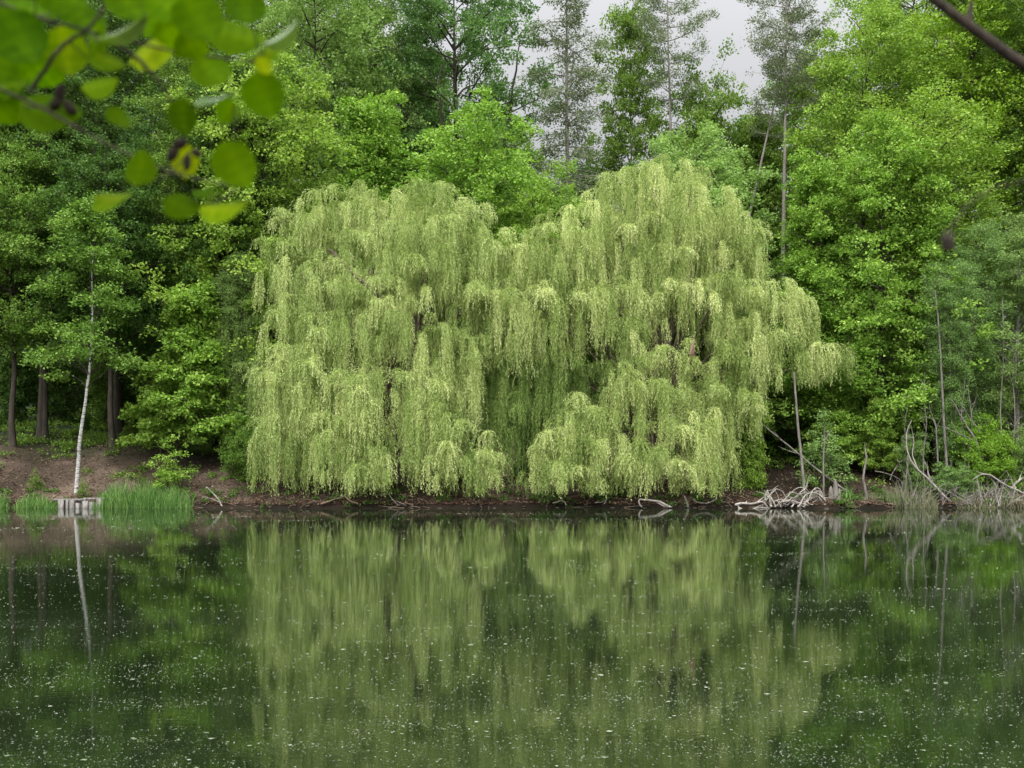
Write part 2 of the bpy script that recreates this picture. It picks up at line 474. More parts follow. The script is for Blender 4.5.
PROTO = {}
def proto_tree(key, seed, H=22, z0=4, Rc=4.5, nb=40, per_b=9, twigs=14, per=10, leaf=0.14, crad=(0.36, 0.80), prof='round', trunk=0.24, lean=0.3, flat=0.85, droop=0.2, spread=0.12, rise=0.5, side=0.75, forks=0, vert=.55, up=.45):
    """trunk, nb curved boughs, and on the outer part of every bough a row of small leafy sprays"""
    rng = np.random.default_rng(seed)
    top = np.array([rng.normal(0, lean), rng.normal(0, lean), H * 0.95])
    path = smooth_path([[0, 0, -0.4], [rng.normal(0, .1), rng.normal(0, .1), H * .3], [top[0] * .6, top[1] * .6, H * .65], top], 18, 0.05, rng)
    rad = trunk * (1 - 0.93 * np.linspace(0, 1, 18)) * (np.exp(-np.linspace(0, 1, 18) * 18) * 0.6 + 1)
    T = [(path, rad)]
    if prof == 'round':
        pr = lambda t: math.sqrt(max(1 - (2 * t - 0.8) ** 2 / 1.5, 0.05))
    elif prof == 'cone':
        pr = lambda t: max(1.02 - t, 0.08) ** 0.8
    else:
        pr = lambda t: max(0.55 + 0.45 * math.sin(t * 3.0 + seed), 0.3) * (1 - 0.45 * max(0, t - .6) / .4)
    C, O, Rd = [], [], []
    for q in range(nb):
        u = min(1, (q + rng.uniform(0, 1)) / nb)
        z = z0 + (H - z0) * u
        a = q * 2.39996 + rng.normal(0, .45)
        ln = Rc * pr(u) * rng.uniform(.72, 1.18)
        zs = max(z0 * .55, z - ln * rise * rng.uniform(.7, 1.2)); zs = min(zs, H * .92)
        st = np.array([np.interp(zs, path[:, 2], path[:, 0]), np.interp(zs, path[:, 2], path[:, 1]), zs])
        e = np.array([st[0] + math.cos(a) * ln, st[1] + math.sin(a) * ln, z])
        c = st + (e - st) * .5 + np.array([0, 0, .10 * ln]) + rng.normal(0, .18, 3)
        b = smooth_path(bez(st, c, e, 7), 10, .05 * min(1, ln * .4), rng)
        T.append((b, np.linspace(0.012 + 0.010 * ln, 0.007, 10)))
        k = max(3, int(per_b * (.45 + .55 * ln / Rc)))
        for w in range(k):
            f = rng.uniform(.28, 1.0) if w else 1.0
            p = np.array([np.interp(f * 9, np.arange(10), b[:, j]) for j in range(3)])
            sd = side * (ln / Rc * .6 + .4) * (1.15 - f * .6)
            cc = p + np.array([-math.sin(a), math.cos(a), 0]) * rng.normal(0, sd) + np.array([math.cos(a), math.sin(a), 0]) * rng.normal(0, .25) + np.array([0, 0, rng.normal(0.08, vert)])
            C.append(cc); O.append([math.cos(a), math.sin(a), .15]); Rd.append(rng.uniform(*crad))
            T.append((bez(p, (p + cc) / 2 + [0, 0, .06], cc, 4), np.linspace(.009, .004, 4)))
    for f in range(forks):
        a0 = f * 2 * math.pi / forks + rng.uniform(-.4, .4)
        zs = H * rng.uniform(0.3, 0.5)
        st = np.array([np.interp(zs, path[:, 2], path[:, 0]), np.interp(zs, path[:, 2], path[:, 1]), zs])
        e = np.array([math.cos(a0) * Rc * .6, math.sin(a0) * Rc * .6, H * rng.uniform(.68, .85)])
        c = (st + e) / 2 + np.array([math.cos(a0), math.sin(a0), -0.6]) * Rc * 0.2
        T.append((smooth_path(bez(st, c, e, 9), 14, 0.22, rng), np.linspace(trunk * .5, 0.03, 14)))
    v, i = tubes(T, 6)
    to = mesh_object('trunk', v, i, 4, M['bark'], smooth=True)
    v, i, tn = foliage(rng, np.array(C), np.array(O, float), np.array(Rd), twigs, per, leaf, flat, spread, droop, upright=up)
    co = mesh_object('crown', v, i, 4, M['mid'], tone=tn)
    PROTO[key] = (to.data, co.data)
    bpy.data.objects.remove(to); bpy.data.objects.remove(co)

proto_tree('edge_a', 1, H=16, z0=1.8, Rc=4.3, nb=62, per_b=11)
proto_tree('edge_b', 2, H=16, z0=1.5, Rc=4.8, nb=60, per_b=11, prof='lobed', leaf=.15)
proto_tree('edge_c', 3, H=16, z0=2.5, Rc=4.0, nb=56, per_b=10, leaf=0.135)
proto_tree('edge_d', 14, H=16, z0=6.2, Rc=3.8, nb=46, per_b=10, leaf=0.14, trunk=.17)
proto_tree('tall_a', 4, H=27, z0=7.5, Rc=4.8, nb=78, per_b=10, leaf=0.16, trunk=0.25, crad=(.5, 1.0), spread=.15)
proto_tree('tall_b', 5, H=27, z0=6, Rc=5.2, nb=80, per_b=10, leaf=0.16, prof='lobed', trunk=0.24, crad=(.5, 1.0), spread=.15)
proto_tree('oak', 6, H=26, z0=11, Rc=6.2, nb=62, per_b=9, leaf=0.15, twigs=17, trunk=0.40, prof='lobed', forks=6, crad=(.4, .95), rise=.35, side=1.0)
proto_tree('slim', 7, H=22, z0=6, Rc=2.8, nb=56, per_b=8, trunk=0.14, rise=.3, crad=(.3, .65))
proto_tree('tiered', 8, H=7.5, z0=1.3, Rc=2.5, nb=26, per_b=9, leaf=0.16, twigs=16, per=9, crad=(.35, .7), flat=0.12, droop=0.45, spread=0.10, trunk=0.09, rise=.12, side=.8, prof='lobed', vert=.2, up=.8)
proto_tree('shrub_a', 9, H=3.6, z0=0.3, Rc=2.0, nb=30, per_b=7, leaf=0.12, crad=(.25, .55), trunk=.05)
proto_tree('shrub_b', 10, H=4.2, z0=0.3, Rc=2.4, nb=30, per_b=8, leaf=0.12, crad=(.25, .6), prof='lobed', trunk=.05)
proto_tree('airy', 11, H=18, z0=3, Rc=3.2, nb=60, per_b=9, leaf=0.11, crad=(.3, .7), prof='lobed', trunk=0.10, flat=0.8, spread=0.16, droop=.5, side=.9)
proto_tree('sapling', 12, H=2.6, z0=0.3, Rc=0.9, nb=16, per_b=4, twigs=9, per=6, leaf=0.12, crad=(.12, .28), trunk=0.03, side=.3)

def proto_conifer(key, seed, H, z0, Rc, n, kind):
    """pine: bare bole with irregular tufted boughs; spruce: many short level boughs down the whole bole"""
    rng = np.random.default_rng(seed)
    path = smooth_path([[0, 0, -0.4], [0.1, 0, H * .4], [rng.normal(0, .25), rng.normal(0, .25), H]], 16, 0.03, rng)
    T = [(path, (0.21 if kind == 'pine' else 0.19) * (1 - 0.9 * np.linspace(0, 1, 16) ** 1.2))]
    P, O = [], []
    for q in range(n):
        t = (q + rng.uniform()) / n
        z = z0 + (H - z0) * t
        a = q * 2.39996 + rng.normal(0, .5)
        if kind == 'pine':
            ln = Rc * (0.35 + 0.65 * math.sin(math.pi * min(1, t * 0.85 + 0.12))) * rng.uniform(0.45, 1.15)
            up = rng.uniform(0.05, 0.45)
        else:
            ln = Rc * (1.0 - 0.72 * t) * rng.uniform(0.35, 1.1)
            up = rng.uniform(-0.25, 0.15)
        s = np.array([np.interp(z, path[:, 2], path[:, 0]), np.interp(z, path[:, 2], path[:, 1]), z])
        d = np.array([math.cos(a), math.sin(a), up])
        e = s + d * ln
        c = s + d * ln * .5 + np.array([0, 0, -0.1 * ln if kind == 'pine' else 0.12 * ln]) + rng.normal(0, .1, 3)
        b = bez(s, c, e, 7)
        T.append((b, np.linspace(0.035, 0.008, 7)))
        m = int(3 + ln * (4.5 if kind == 'pine' else 4.5))
        for w in range(m):
            f = rng.uniform(0.35 if kind == 'pine' else 0.15, 1.0)
            p = b[0] * (1 - f) ** 2 + 2 * f * (1 - f) * c + f * f * e
            side = np.array([-math.sin(a), math.cos(a), 0]) * rng.normal(0, 0.30 * ln * (1.15 - f) + .1)
            q2 = p + side + np.array([0, 0, rng.normal(0, .10) - (0 if kind == 'pine' else 0.22 * rng.uniform())])
            T.append((np.stack([p, (p + q2) / 2 + [0, 0, .03], q2]), [0.010, 0.008, 0.005]))
            P.append(q2); O.append(d)
    P = np.array(P); O = np.array(O)
    v, i = tubes(T, 5)
    to = mesh_object('trunk', v, i, 4, M['bark_pine'], smooth=True)
    per = 30
    m = len(P)
    off = rng.normal(0, 1, (m, per, 3)) * np.array([.20, .20, .09])
    PP = (P[:, None] + off).reshape(-1, 3)
    D = (off * 3 + O[:, None] * .5 + rng.normal(0, .35, (m, per, 3)) + [0, 0, 0.15 if kind == 'pine' else -.3]).reshape(-1, 3)
    N = rng.normal(0, 1, (m * per, 3)) + [0, 0, 1]
    L = rng.uniform(.12, .22, m * per)
    v, i = blades(PP, D, N, L, L * .34)
    tn = np.clip(0.55 * rng.uniform(0, 1, m * per) + 0.45 * np.repeat(rng.uniform(0, 1, m), per), 0, 1)
    co = mesh_object('crown', v, i, 4, M['needle'], tone=tn)
    PROTO[key] = (to.data, co.data)
    bpy.data.objects.remove(to); bpy.data.objects.remove(co)
proto_conifer('pine_a', 21, 27, 18.5, 3.6, 30, 'pine')
proto_conifer('pine_b', 22, 27, 19, 3.0, 30, 'pine')
proto_conifer('spruce', 23, 27, 12.5, 3.6, 66, 'spruce')

tree_rng = random.Random(5)
def put(proto, name, label, cat, px, Y, top=None, scale=None, leafm=None, barkm=None, group=None, wide=1.0, lean=(0, 0), rot=None, X=None):
    Hs = {'edge_a': 16, 'edge_b': 16, 'edge_c': 16, 'edge_d': 16, 'tall_a': 27, 'tall_b': 27, 'oak': 26, 'slim': 22, 'tiered': 7.5, 'shrub_a': 3.6, 'shrub_b': 4.2, 'airy': 18, 'sapling': 2.6, 'pine_a': 27, 'pine_b': 27, 'spruce': 27}
    x = (px - 512) / F * Y if X is None else X
    z = float(ground_z(x, Y))
    if top is not None:
        scale = (EYE - (top - HOR) / F * Y - z) / Hs[proto]
    r = rot if rot is not None else tree_rng.uniform(0, 6.28)
    t = thing(name, label, cat, (x, Y, z - 0.05), r, group)
    t.rotation_mode = 'XYZ'
    if lean != (0, 0):
        t.rotation_euler = (R(lean[0]), R(lean[1]), 0.0)
    t.scale = (scale * wide, scale * wide, scale)
    for nm, me, mt in (('trunk', PROTO[proto][0], barkm or 'bark'), ('crown', PROTO[proto][1], leafm or 'mid')):
        o = link(nm, me, t)
        o.material_slots[0].link = 'OBJECT'
        o.material_slots[0].material = M[mt]
    return t

DT = 'deciduous_tree'
# --- left wood
put('edge_d', DT, 'green maple overhanging the bare slope at the far left edge of the photo', 'tree', 13, 51, top=150, leafm='mid')
put('slim', DT, 'thin dark stemmed tree between the leftmost maple and the birch', 'tree', 46, 53.5, top=40, leafm='dark')
put('slim', DT, 'thin dark stemmed tree in the gap left of the left willow', 'tree', 229, 52.5, top=60, leafm='dark')
put('tall_a', DT, 'dark leaved tree with a thick trunk just right of the leftmost trunk', 'tree', 42, 56, top=-30, leafm='dark')
put('edge_d', DT, 'mid green tree with a dark trunk just right of the white birch', 'tree', 113, 51.5, top=150, leafm='dark', barkm='bark')
put('tall_b', DT, 'tall dark green tree behind the blurred leaves at top left', 'tree', 118, 62, top=-60, leafm='dark')
put('airy', DT, 'feathery grey green tree between the birch and the layered maple', 'tree', 150, 57, top=95, leafm='oak')
put('tiered', 'young_maple', 'young bright green maple with layered tiers of leaves right of the birch', 'maple', 176, 49.2, top=282, leafm='bright', wide=.95)
put('tall_a', DT, 'tall bright tree with a straight trunk behind the layered young maple', 'tree', 212, 55, top=20, leafm='mid')
put('edge_a', DT, 'bright green round tree directly left of the top of the left willow', 'tree', 262, 52.5, top=70, leafm='bright')
put('airy', DT, 'soft grey green tree tucked against the left flank of the left willow', 'tree', 240, 50, top=255, leafm='greygreen')
put('tall_b', DT, 'pale fresh green tall tree above the left shoulder of the left willow', 'tree', 315, 60, top=-50, leafm='fresh')
put('edge_b', DT, 'bright green tree just over the top of the left willow', 'tree', 372, 55, top=100, leafm='bright')
put('oak', 'oak_tree', 'dark limbed oak standing against the sky, left of the feathery conifer', 'oak', 462, 63, top=-45, leafm='oak', wide=0.9)
put('oak', 'oak_tree', 'brownish green oak at the top edge, left of the dark limbed oak', 'oak', 378, 66, top=-20, leafm='greygreen', wide=.8)
put('edge_a', DT, 'bright round tree rising in the dip between the two willow tops', 'tree', 478, 54.5, top=118, leafm='bright', wide=1.05)
put('edge_c', DT, 'lower bright green tree at the right side of the dip between the willow tops', 'tree', 528, 52.5, top=180, leafm='bright')
put('spruce', 'conifer_tree', 'thin feathery conifer with a straight bare stem above the dip between the willows', 'conifer', 567, 58, top=-65, leafm='needle', barkm='bark_pine')
put('slim', DT, 'slender green tree between the feathery conifer and the next pine trunk', 'tree', 632, 64, top=0, leafm='mid', wide=.75)
put('pine_b', 'pine_tree', 'tall pine with a bare grey trunk right above the peak of the right willow', 'pine', 672, 60, top=-40, leafm='needle', barkm='bark_pine', wide=.8)
put('edge_c', DT, 'small dark green round tree against the sky between the pine trunks', 'tree', 716, 62, top=84, leafm='mid', wide=.8)
put('edge_a', DT, 'pale green tree crown peeping over the right shoulder of the right willow', 'tree', 700, 54, top=135, leafm='fresh')
put('pine_a', 'pine_tree', 'straight tall pine, the right one of the crossing pair of trunks', 'pine', 782, 57, top=-45, leafm='needle', barkm='bark_pine', wide=.85)
put('pine_b', 'pine_tree', 'leaning tall pine, the left one of the crossing pair of trunks', 'pine', 693, 57.8, top=-5, leafm='needle', barkm='bark_pine', lean=(0, 13.5), wide=.75)
put('edge_b', DT, 'mid green tree behind the crossing pair of pine trunks', 'tree', 758, 62, top=120, leafm='mid')
# --- right wood
put('tall_b', DT, 'large bright green tree rising to the top edge right of the pines', 'tree', 862, 56, top=5, leafm='bright', wide=.95)
put('edge_b', DT, 'bright green tree pressing against the right flank of the right willow', 'tree', 812, 52, top=165, leafm='bright')
put('edge_a', DT, 'bright green tree with leafy tiers above the leaning pole on the right bank', 'tree', 880, 50.5, top=130, leafm='bright')
put('tall_a', DT, 'olive green tall tree near the top right corner', 'tree', 968, 57, top=-50, leafm='yellow')
put('airy', DT, 'light green feathery tree in the upper right in front of the olive tree', 'tree', 935, 51, top=95, leafm='bright', wide=1.35)
put('airy', 'alder_tree', 'grey green alder with a thin pale trunk above the dead branches at right', 'alder', 950, 47.3, top=262, leafm='greygreen', barkm='bark_grey', wide=.95)
put('airy', 'alder_tree', 'grey green alder with twin-looking thin stems right of the dead branches', 'alder', 975, 48.6, top=225, leafm='greygreen', barkm='bark_grey')
put('edge_c', 'alder_tree', 'dusky grey green alder cut by the right edge of the photo', 'alder', 1016, 49, top=215, leafm='greygreen', barkm='bark_grey')
put('tall_b', DT, 'tall green tree at the very right edge, top out of view', 'tree', 1060, 55, top=-50, leafm='mid')
put('tall_b', DT, 'tall green tree at the very left edge, top out of view', 'tree', -35, 57, top=-50, leafm='mid')

# --- back row
back = [(-20, 70, -40, 'tall_a', 'dark', 'at the far left edge behind the leftmost maple'), (80, 72, -45, 'tall_b', 'mid', 'straight above the white birch'), (165, 69, -20, 'tall_a', 'dark', 'straight above the layered young maple'),
        (255, 72, -50, 'tall_b', 'mid', 'above the left end of the left willow'), (335, 74, 20, 'tall_a', 'mid', 'straight above the highest left crown of the left willow'), (420, 74, 60, 'tall_b', 'dark', 'left of the dark limbed oak'),
        (505, 73, 130, 'edge_a', 'mid', 'between the dark limbed oak and the feathery conifer'), (590, 74, 165, 'edge_b', 'dark', 'just right of the feathery conifer'), (665, 72, 150, 'edge_c', 'mid', 'straight behind the peak of the right willow'),
        (735, 73, 130, 'edge_a', 'dark', 'just left of the crossing pine trunks'), (815, 72, 60, 'tall_a', 'mid', 'just right of the crossing pine trunks'), (905, 70, -30, 'tall_b', 'mid', 'left of the olive green tall tree'),
        (1000, 70, -50, 'tall_a', 'mid', 'behind the olive tree in the top right corner'), (1075, 68, -50, 'tall_b', 'dark', 'beyond the right edge of the photo')]
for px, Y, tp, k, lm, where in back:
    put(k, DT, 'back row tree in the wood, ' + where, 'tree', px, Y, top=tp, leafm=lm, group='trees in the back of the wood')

def far_wood():
    rng = np.random.default_rng(90)
    n = 800
    X = rng.uniform(-62, 62, n); Y = rng.uniform(84, 98, n)
    g = ground_z(X, Y)
    top = np.where((X > 2) & (X < 34), 9.0, 15.0) * rng.uniform(.8, 1.1, n)
    C = np.stack([X, Y, g + top * rng.uniform(0, 1, n)], -1)
    O = np.stack([rng.normal(0, .4, n), np.full(n, -1.), np.full(n, .2)], -1)
    v, i, tn = foliage(rng, C, O, rng.uniform(1.6, 3.0, n), 34, 9, .34, .8, .4, .2)
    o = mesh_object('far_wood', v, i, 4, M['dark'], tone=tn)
    tag(o, 'dark mass of more distant wood closing the gaps between the trunks', 'woodland', kind='stuff')
far_wood()

# --- understory
under = [(-15, 55, 418, 'cut by the left edge of the photo'), (40, 58, 422, 'between the two leftmost dark trunks'), (85, 60, 415, 'straight behind the birch trunk'), (132, 57, 424, 'between the birch and the layered maple'),
         (10, 64, 350, 'far back behind the leftmost dark trunk'), (62, 66, 352, 'far back just left of the birch'), (104, 63, 345, 'far back just right of the birch'), (150, 65, 350, 'far back behind the left edge of the layered maple'), (195, 64, 350, 'far back behind the right edge of the layered maple'), (-38, 65, 345, 'far back beyond the left edge of the photo'),
         (205, 54, 425, 'just right of the layered young maple'), (232, 57, 410, 'in the gap left of the left willow'), (275, 56, 380, 'behind the left corner of the left willow'), (325, 56, 370, 'behind the left half of the left willow'),
         (372, 57, 360, 'behind the middle of the left willow'), (420, 55, 365, 'behind the trunk gap of the left willow'), (468, 56, 350, 'behind the right part of the left willow'),
         (515, 54, 365, 'in the dark gap between the two willows'), (560, 57, 350, 'behind the left curtain of the right willow'), (610, 55, 370, 'behind the skirt of the right willow'), (660, 57, 350, 'behind the trunk of the right willow'),
         (720, 56, 345, 'behind the right part of the right willow'), (772, 54, 375, 'in the dark hollow left of the upright grey stem'), (812, 53, 400, 'in the dark just right of the upright grey stem'), (850, 54, 380, 'above the lower end of the leaning pole'),
         (895, 54, 370, 'between the slender stem and the big dead branch'), (930, 53, 385, 'straight behind the tall pale grey stem'), (985, 53, 380, 'behind the olive green bush'), (1030, 53, 380, 'cut by the right edge of the photo')]
for j, (px, Y, tp, where) in enumerate(under):
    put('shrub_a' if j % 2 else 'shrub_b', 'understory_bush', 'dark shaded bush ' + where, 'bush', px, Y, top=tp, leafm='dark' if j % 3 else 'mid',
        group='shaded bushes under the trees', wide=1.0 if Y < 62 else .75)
put('shrub_b', 'bush', 'bright green bush at the foot of the right willow, just right of its lowest curtain', 'bush', 752, 47.6, top=402, leafm='bright', wide=.55)
put('tiered', 'bush', 'bright layered leafy growth above the leaning pole on the right', 'bush', 840, 49, top=372, leafm='bright', wide=1.0)
put('sapling', 'bush', 'small pale leafy shrub among the thin poles on the right bank', 'bush', 822, 46.6, top=432, leafm='greygreen', wide=1.0)
put('tiered', 'bush', 'fresh green layered bush left of the dead branches on the right bank', 'bush', 884, 48.3, top=395, leafm='bright', wide=.75)
put('shrub_a', 'bush', 'olive green bush behind the pale dead sticks at right', 'bush', 985, 47.0, top=428, leafm='yellow', wide=.8)
put('shrub_b', 'bush', 'grey green bush between the forked dead branches and the willow side poles', 'bush', 915, 47.2, top=440, leafm='greygreen', wide=.8)
put('shrub_b', 'bush', 'low grey green bush cut by the right edge of the photo', 'bush', 1026, 46.6, top=440, leafm='greygreen', wide=.8)
put('shrub_a', 'bush', 'mossy low bush at the waterline among pale dead sticks', 'bush', 950, 46.2, top=468, leafm='greygreen', wide=1.1)
put('sapling', 'sapling', 'small yellow green maple sapling right above the tall sedges', 'sapling', 168, 46.4, top=452, leafm='bright', wide=1.25)
put('sapling', 'bush', 'tiny dark green bush alone on the bare slope left of the birch', 'bush', 35, 46.6, top=474, leafm='mid', wide=1.1)
put('sapling', 'bush', 'tiny bush at the foot of the white birch', 'bush', 84, 45.9, top=482, leafm='mid', wide=1.0)
put('shrub_a', 'bush', 'small bush hanging over the bank at the left foot of the left willow', 'bush', 250, 48.0, top=425, leafm='mid', wide=.7)

# --- white birch leaning on the slope
def birch():
    rng = np.random.default_rng(31)
    b = at(76, 487, 46.5)
    b[2] = float(ground_z(b[0], 46.5)) - .05
    t = thing('birch_tree', 'slim white birch leaning slightly right on the bare slope above the wooden edging', 'birch', tuple(b))
    p = [np.zeros(3), at(80, 440, 46.6) - b, at(88, 385, 46.8) - b, at(93, 335, 47.0) - b, at(92, 270, 47.3) - b, at(98, 200, 47.6) - b]
    pp = smooth_path(p, 26, 0.03, rng)
    T = []
    n = 60
    q = rng.uniform(0.42, 1.0, n)
    idx = (q * 25).astype(int)
    a = rng.uniform(0, 6.28, n)
    r = rng.uniform(.5, 1.9, n) * (1.25 - q)* 1.6
    C = pp[idx] + np.stack([np.cos(a) * r, np.sin(a) * r - .45, rng.uniform(-.1, .5, n)], -1)
    for k in range(n):
        T.append((bez(pp[max(idx[k] - 1, 0)], (pp[idx[k]] + C[k]) / 2 + [0, 0, .2], C[k], 6), np.linspace(.018, .005, 6)))
    tube_obj('trunk', [(pp, .080 * (1 - np.linspace(0, 1, 26)) ** 1.1 + .008)], M['birch'], t, 10)
    tube_obj('branches', T, M['bark'], t, 5)
    O = np.stack([np.cos(a), np.sin(a), 0 * a + .2], -1)
    v, i, tn = foliage(rng, C, O, rng.uniform(.4, .85, n), 22, 10, .13, .6, .13, .3)
    mesh_object('crown', v, i, 4, M['mid'], t, tone=tn)
birch()

# ------------------------------------------------------------------ weeping willows
def willow(name, label, base_px, lobes, seed, dark_lobes=(), limb_tops=(), show=()):
    rng = np.random.default_rng(seed)
    bx = (base_px - 512) / F * 48.0
    by = 48.2
    base = np.array([bx, by, float(ground_z(bx, by))])
    t = thing(name, label, 'willow', tuple(base))
    T = []
    fork = np.array([0, 0, 2.2])
    T.append((smooth_path([[0, 0, -.4], [.1, 0, 1.0], fork], 8, .02, rng), np.linspace(.75, .55, 8)))
    def mk(L, out):
        V, TN = [], []
        for (px, py, rpx, pyb, dY) in L:
            Y = 48.3 + dY
            c = at(px, py, Y) - base
            Rl = rpx * rng.uniform(.78, 1.06) / F * Y
            zbot = at(px, pyb, Y)[2] - base[2]
            drop = max(1.2, c[2] - zbot)
            lobe_t = rng.uniform(-.10, .10)
            nsub = int((6 + 8.6 * Rl) * (0.70 + 0.17 * drop))
            nang = rng.uniform(0, 6.28, 3)
            for sb in range(nsub):
                sa = rng.uniform(0, 2 * math.pi)
                su = math.sqrt(rng.uniform(0, 1)) * (.9 if rng.uniform() > .12 else 1.15) * (1 + .26 * math.sin(2 * sa + nang[0]) + .15 * math.sin(3 * sa + nang[1]))
                crest = rng.uniform() < .34
                lev = 0 if crest else rng.uniform(0, 1) ** 1.3 * (0.3 + .7 * su) * drop * .6
                o = c + np.array([math.cos(sa) * Rl * su, math.sin(sa) * Rl * su * .9 - .25 * lev / drop, -0.5 * Rl * su ** 2 - lev + rng.normal(0, .22)])
                sr = rng.uniform(.35, .85) if crest else rng.uniform(.12, .5)
                rest = max(.7, o[2] - zbot)
                sd = min(rest * rng.uniform(.85, 1.12), rng.uniform(.5, 1.2) if crest else rng.uniform(.9, 1.3) + rng.uniform(.2, .75) * drop)
                st_t = rng.uniform(-.18, .18)
                ns = int(12 + 36 * sr)
                wd = 2.4 if crest else rng.uniform(.6, 1.6)
                a = sa + rng.uniform(-wd, wd, ns)
                reach = sr * rng.uniform(.1, 1.1, ns)
                leng = sd * rng.uniform(.3, 1.05, ns) + reach * .5
                step = 0.085
                m = int(leng.max() / step) + 1
                q = np.arange(m)[None, :] * step
                e0 = rng.uniform(.3, 1.4, (ns, 1)) if crest else rng.uniform(-.5, .8, (ns, 1))
                asc = (0.16 + 0.38 * reach)[:, None]
                elev = -1.53 + (1.53 + e0) * np.exp(-q / asc)
                hz = np.cumsum(np.cos(elev), 1) * step
                hz = hz / np.maximum(hz[:, -1:], .01) * reach[:, None]
                vz = np.cumsum(np.sin(elev), 1) * step
                kink = rng.normal(0, .07, (ns, 1)) * q + .03 * np.sin(q * rng.uniform(2, 5, (ns, 1)) + sa)
                x = o[0] + np.cos(a)[:, None] * hz + kink + rng.normal(0, .05, (ns, 1))
                y = o[1] + np.sin(a)[:, None] * hz + rng.normal(0, .05, (ns, 1)) * q
                z = o[2] + vz
                P = np.stack([x, y, z], -1)
                ok = q < leng[:, None]
                ok &= (P[..., 2] + base[2]) > (0.34 + 0.4 * rng.uniform(0, 1, (ns, 1)) + 1.2 * rng.uniform() ** 2.5)
                tan = np.stack([np.cos(a)[:, None] * np.cos(elev), np.sin(a)[:, None] * np.cos(elev), np.sin(elev)], -1)
                tn = 0.30 + lobe_t + st_t + 0.30 * rng.uniform(0, 1, (ns, 1)) + 0.17 * rng.uniform(0, 1, P.shape[:2]) + 0.10 * (q / leng[:, None])
                P = P[ok]; tan = tan[ok]; tn = tn[ok]
                for rp in range(2):
                    k = len(P)
                    sdv = rng.normal(0, 1, (k, 3)); sdv[:, 2] *= .5
                    D = tan * .95 + nrm(sdv) * .55 + np.array([0, 0, -.2])
                    Sd = np.cross(nrm(D), nrm(rng.normal(0, 1, (k, 3)) + [0, -.5, .6]))
                    ln = rng.uniform(.08, .15, k)
                    v, i = tris(P + rng.normal(0, .015, (k, 3)), D, Sd, ln, ln * .22)
                    V.append(v); TN.append(np.clip(tn + rng.normal(0, .06, k), 0, 1))
            # bough to this lobe
            f0 = fork + rng.normal(0, .15, 3)
            far = c - f0
            mid = f0 + far * .5 + np.array([0, 0, .12 * np.linalg.norm(far)])
            e = c + [0, .2, -.6]
            if e[2] < 4: mid = f0 + far * .5 + np.array([0, 0, 1.4])
            T.append((smooth_path(bez(f0, mid, e, 9), 14, .06, rng), np.linspace(.085, .010, 14)))
        v = np.concatenate(V); tn = np.concatenate(TN)
        return mesh_object('crown' if out == 'willow' else 'inner_crown', v, np.arange(len(v)), 3, M[out], t, tone=tn)
    # the back half of the crown mirrors the front, seen only from the side
    full = list(lobes)
    for (px, py, rpx, pyb, dY) in lobes[::2]:
        if py < 300:
            full.append((px + rng.uniform(-12, 12), py + 10 + rng.uniform(0, 25), rpx, min(pyb + 30, 420), -dY * .3 + rng.uniform(1.2, 3.0)))
    o = mk(full, 'willow')
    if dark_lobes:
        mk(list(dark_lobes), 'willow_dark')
    for (px, py, Y) in limb_tops:
        e = at(px, py, Y) - base
        T.append((smooth_path(bez(fork, fork + (e - fork) * [.35, .5, .6], e, 9), 16, .10, rng), np.linspace(.34, .09, 16)))
    for pts in show:
        T.append((smooth_path([at(*q) - base for q in pts], 14, .05, rng), np.linspace(.13, .06, 14)))
    tube_obj('trunk', T, M['bark_willow'], t, 8)
    return t, base

LW = [(335, 192, 44, 262, 0.5), (378, 188, 42, 255, 0.2), (428, 186, 42, 258, .2), (466, 208, 40, 285, 0), (493, 238, 34, 300, -.3), (300, 212, 36, 280, 0.8),
      (282, 240, 30, 315, 0.2), (312, 262, 40, 345, -.6), (352, 238, 36, 305, -.6), (396, 246, 38, 310, -.8), (440, 250, 38, 320, -.9), (474, 286, 36, 370, -1.1), (418, 216, 40, 280, -.3),
      (400, 300, 40, 370, -1.5), (360, 306, 38, 385, -1.7), (322, 318, 36, 395, -1.6), (300, 346, 34, 470, -2.0), (281, 366, 27, 492, -1.8), (436, 326, 34, 430, -1.8),
      (318, 360, 34, 480, -2.5), (350, 372, 34, 470, -2.6), (378, 366, 32, 440, -2.5), (276, 420, 23, 494, -2.2), (292, 410, 28, 497, -2.8), (330, 420, 26, 495, -3.0), (366, 418, 28, 498, -3.1),
      (424, 370, 32, 470, -2.5), (440, 410, 30, 498, -3.0), (450, 448, 24, 499, -3.3), (488, 455, 14, 498, -3.3), (470, 450, 20, 499, -3.1), (386, 448, 18, 499, -3.2), (344, 452, 20, 496, -3.3), (470, 340, 28, 440, -1.3),
      (296, 300, 30, 380, -1.2), (340, 280, 34, 350, -1.1), (380, 275, 32, 345, -1.2), (455, 225, 36, 300, -.5), (500, 270, 26, 360, -.6), (415, 400, 20, 475, -2.4)]
LD = [(470, 370, 36, 480, .6), (498, 385, 26, 470, .3), (440, 390, 34, 470, .8), (350, 380, 40, 470, .8), (300, 380, 34, 470, .8), (400, 370, 40, 460, 1.0), (245, 312, 24, 420, 1.5), (258, 350, 22, 430, 1.5)]
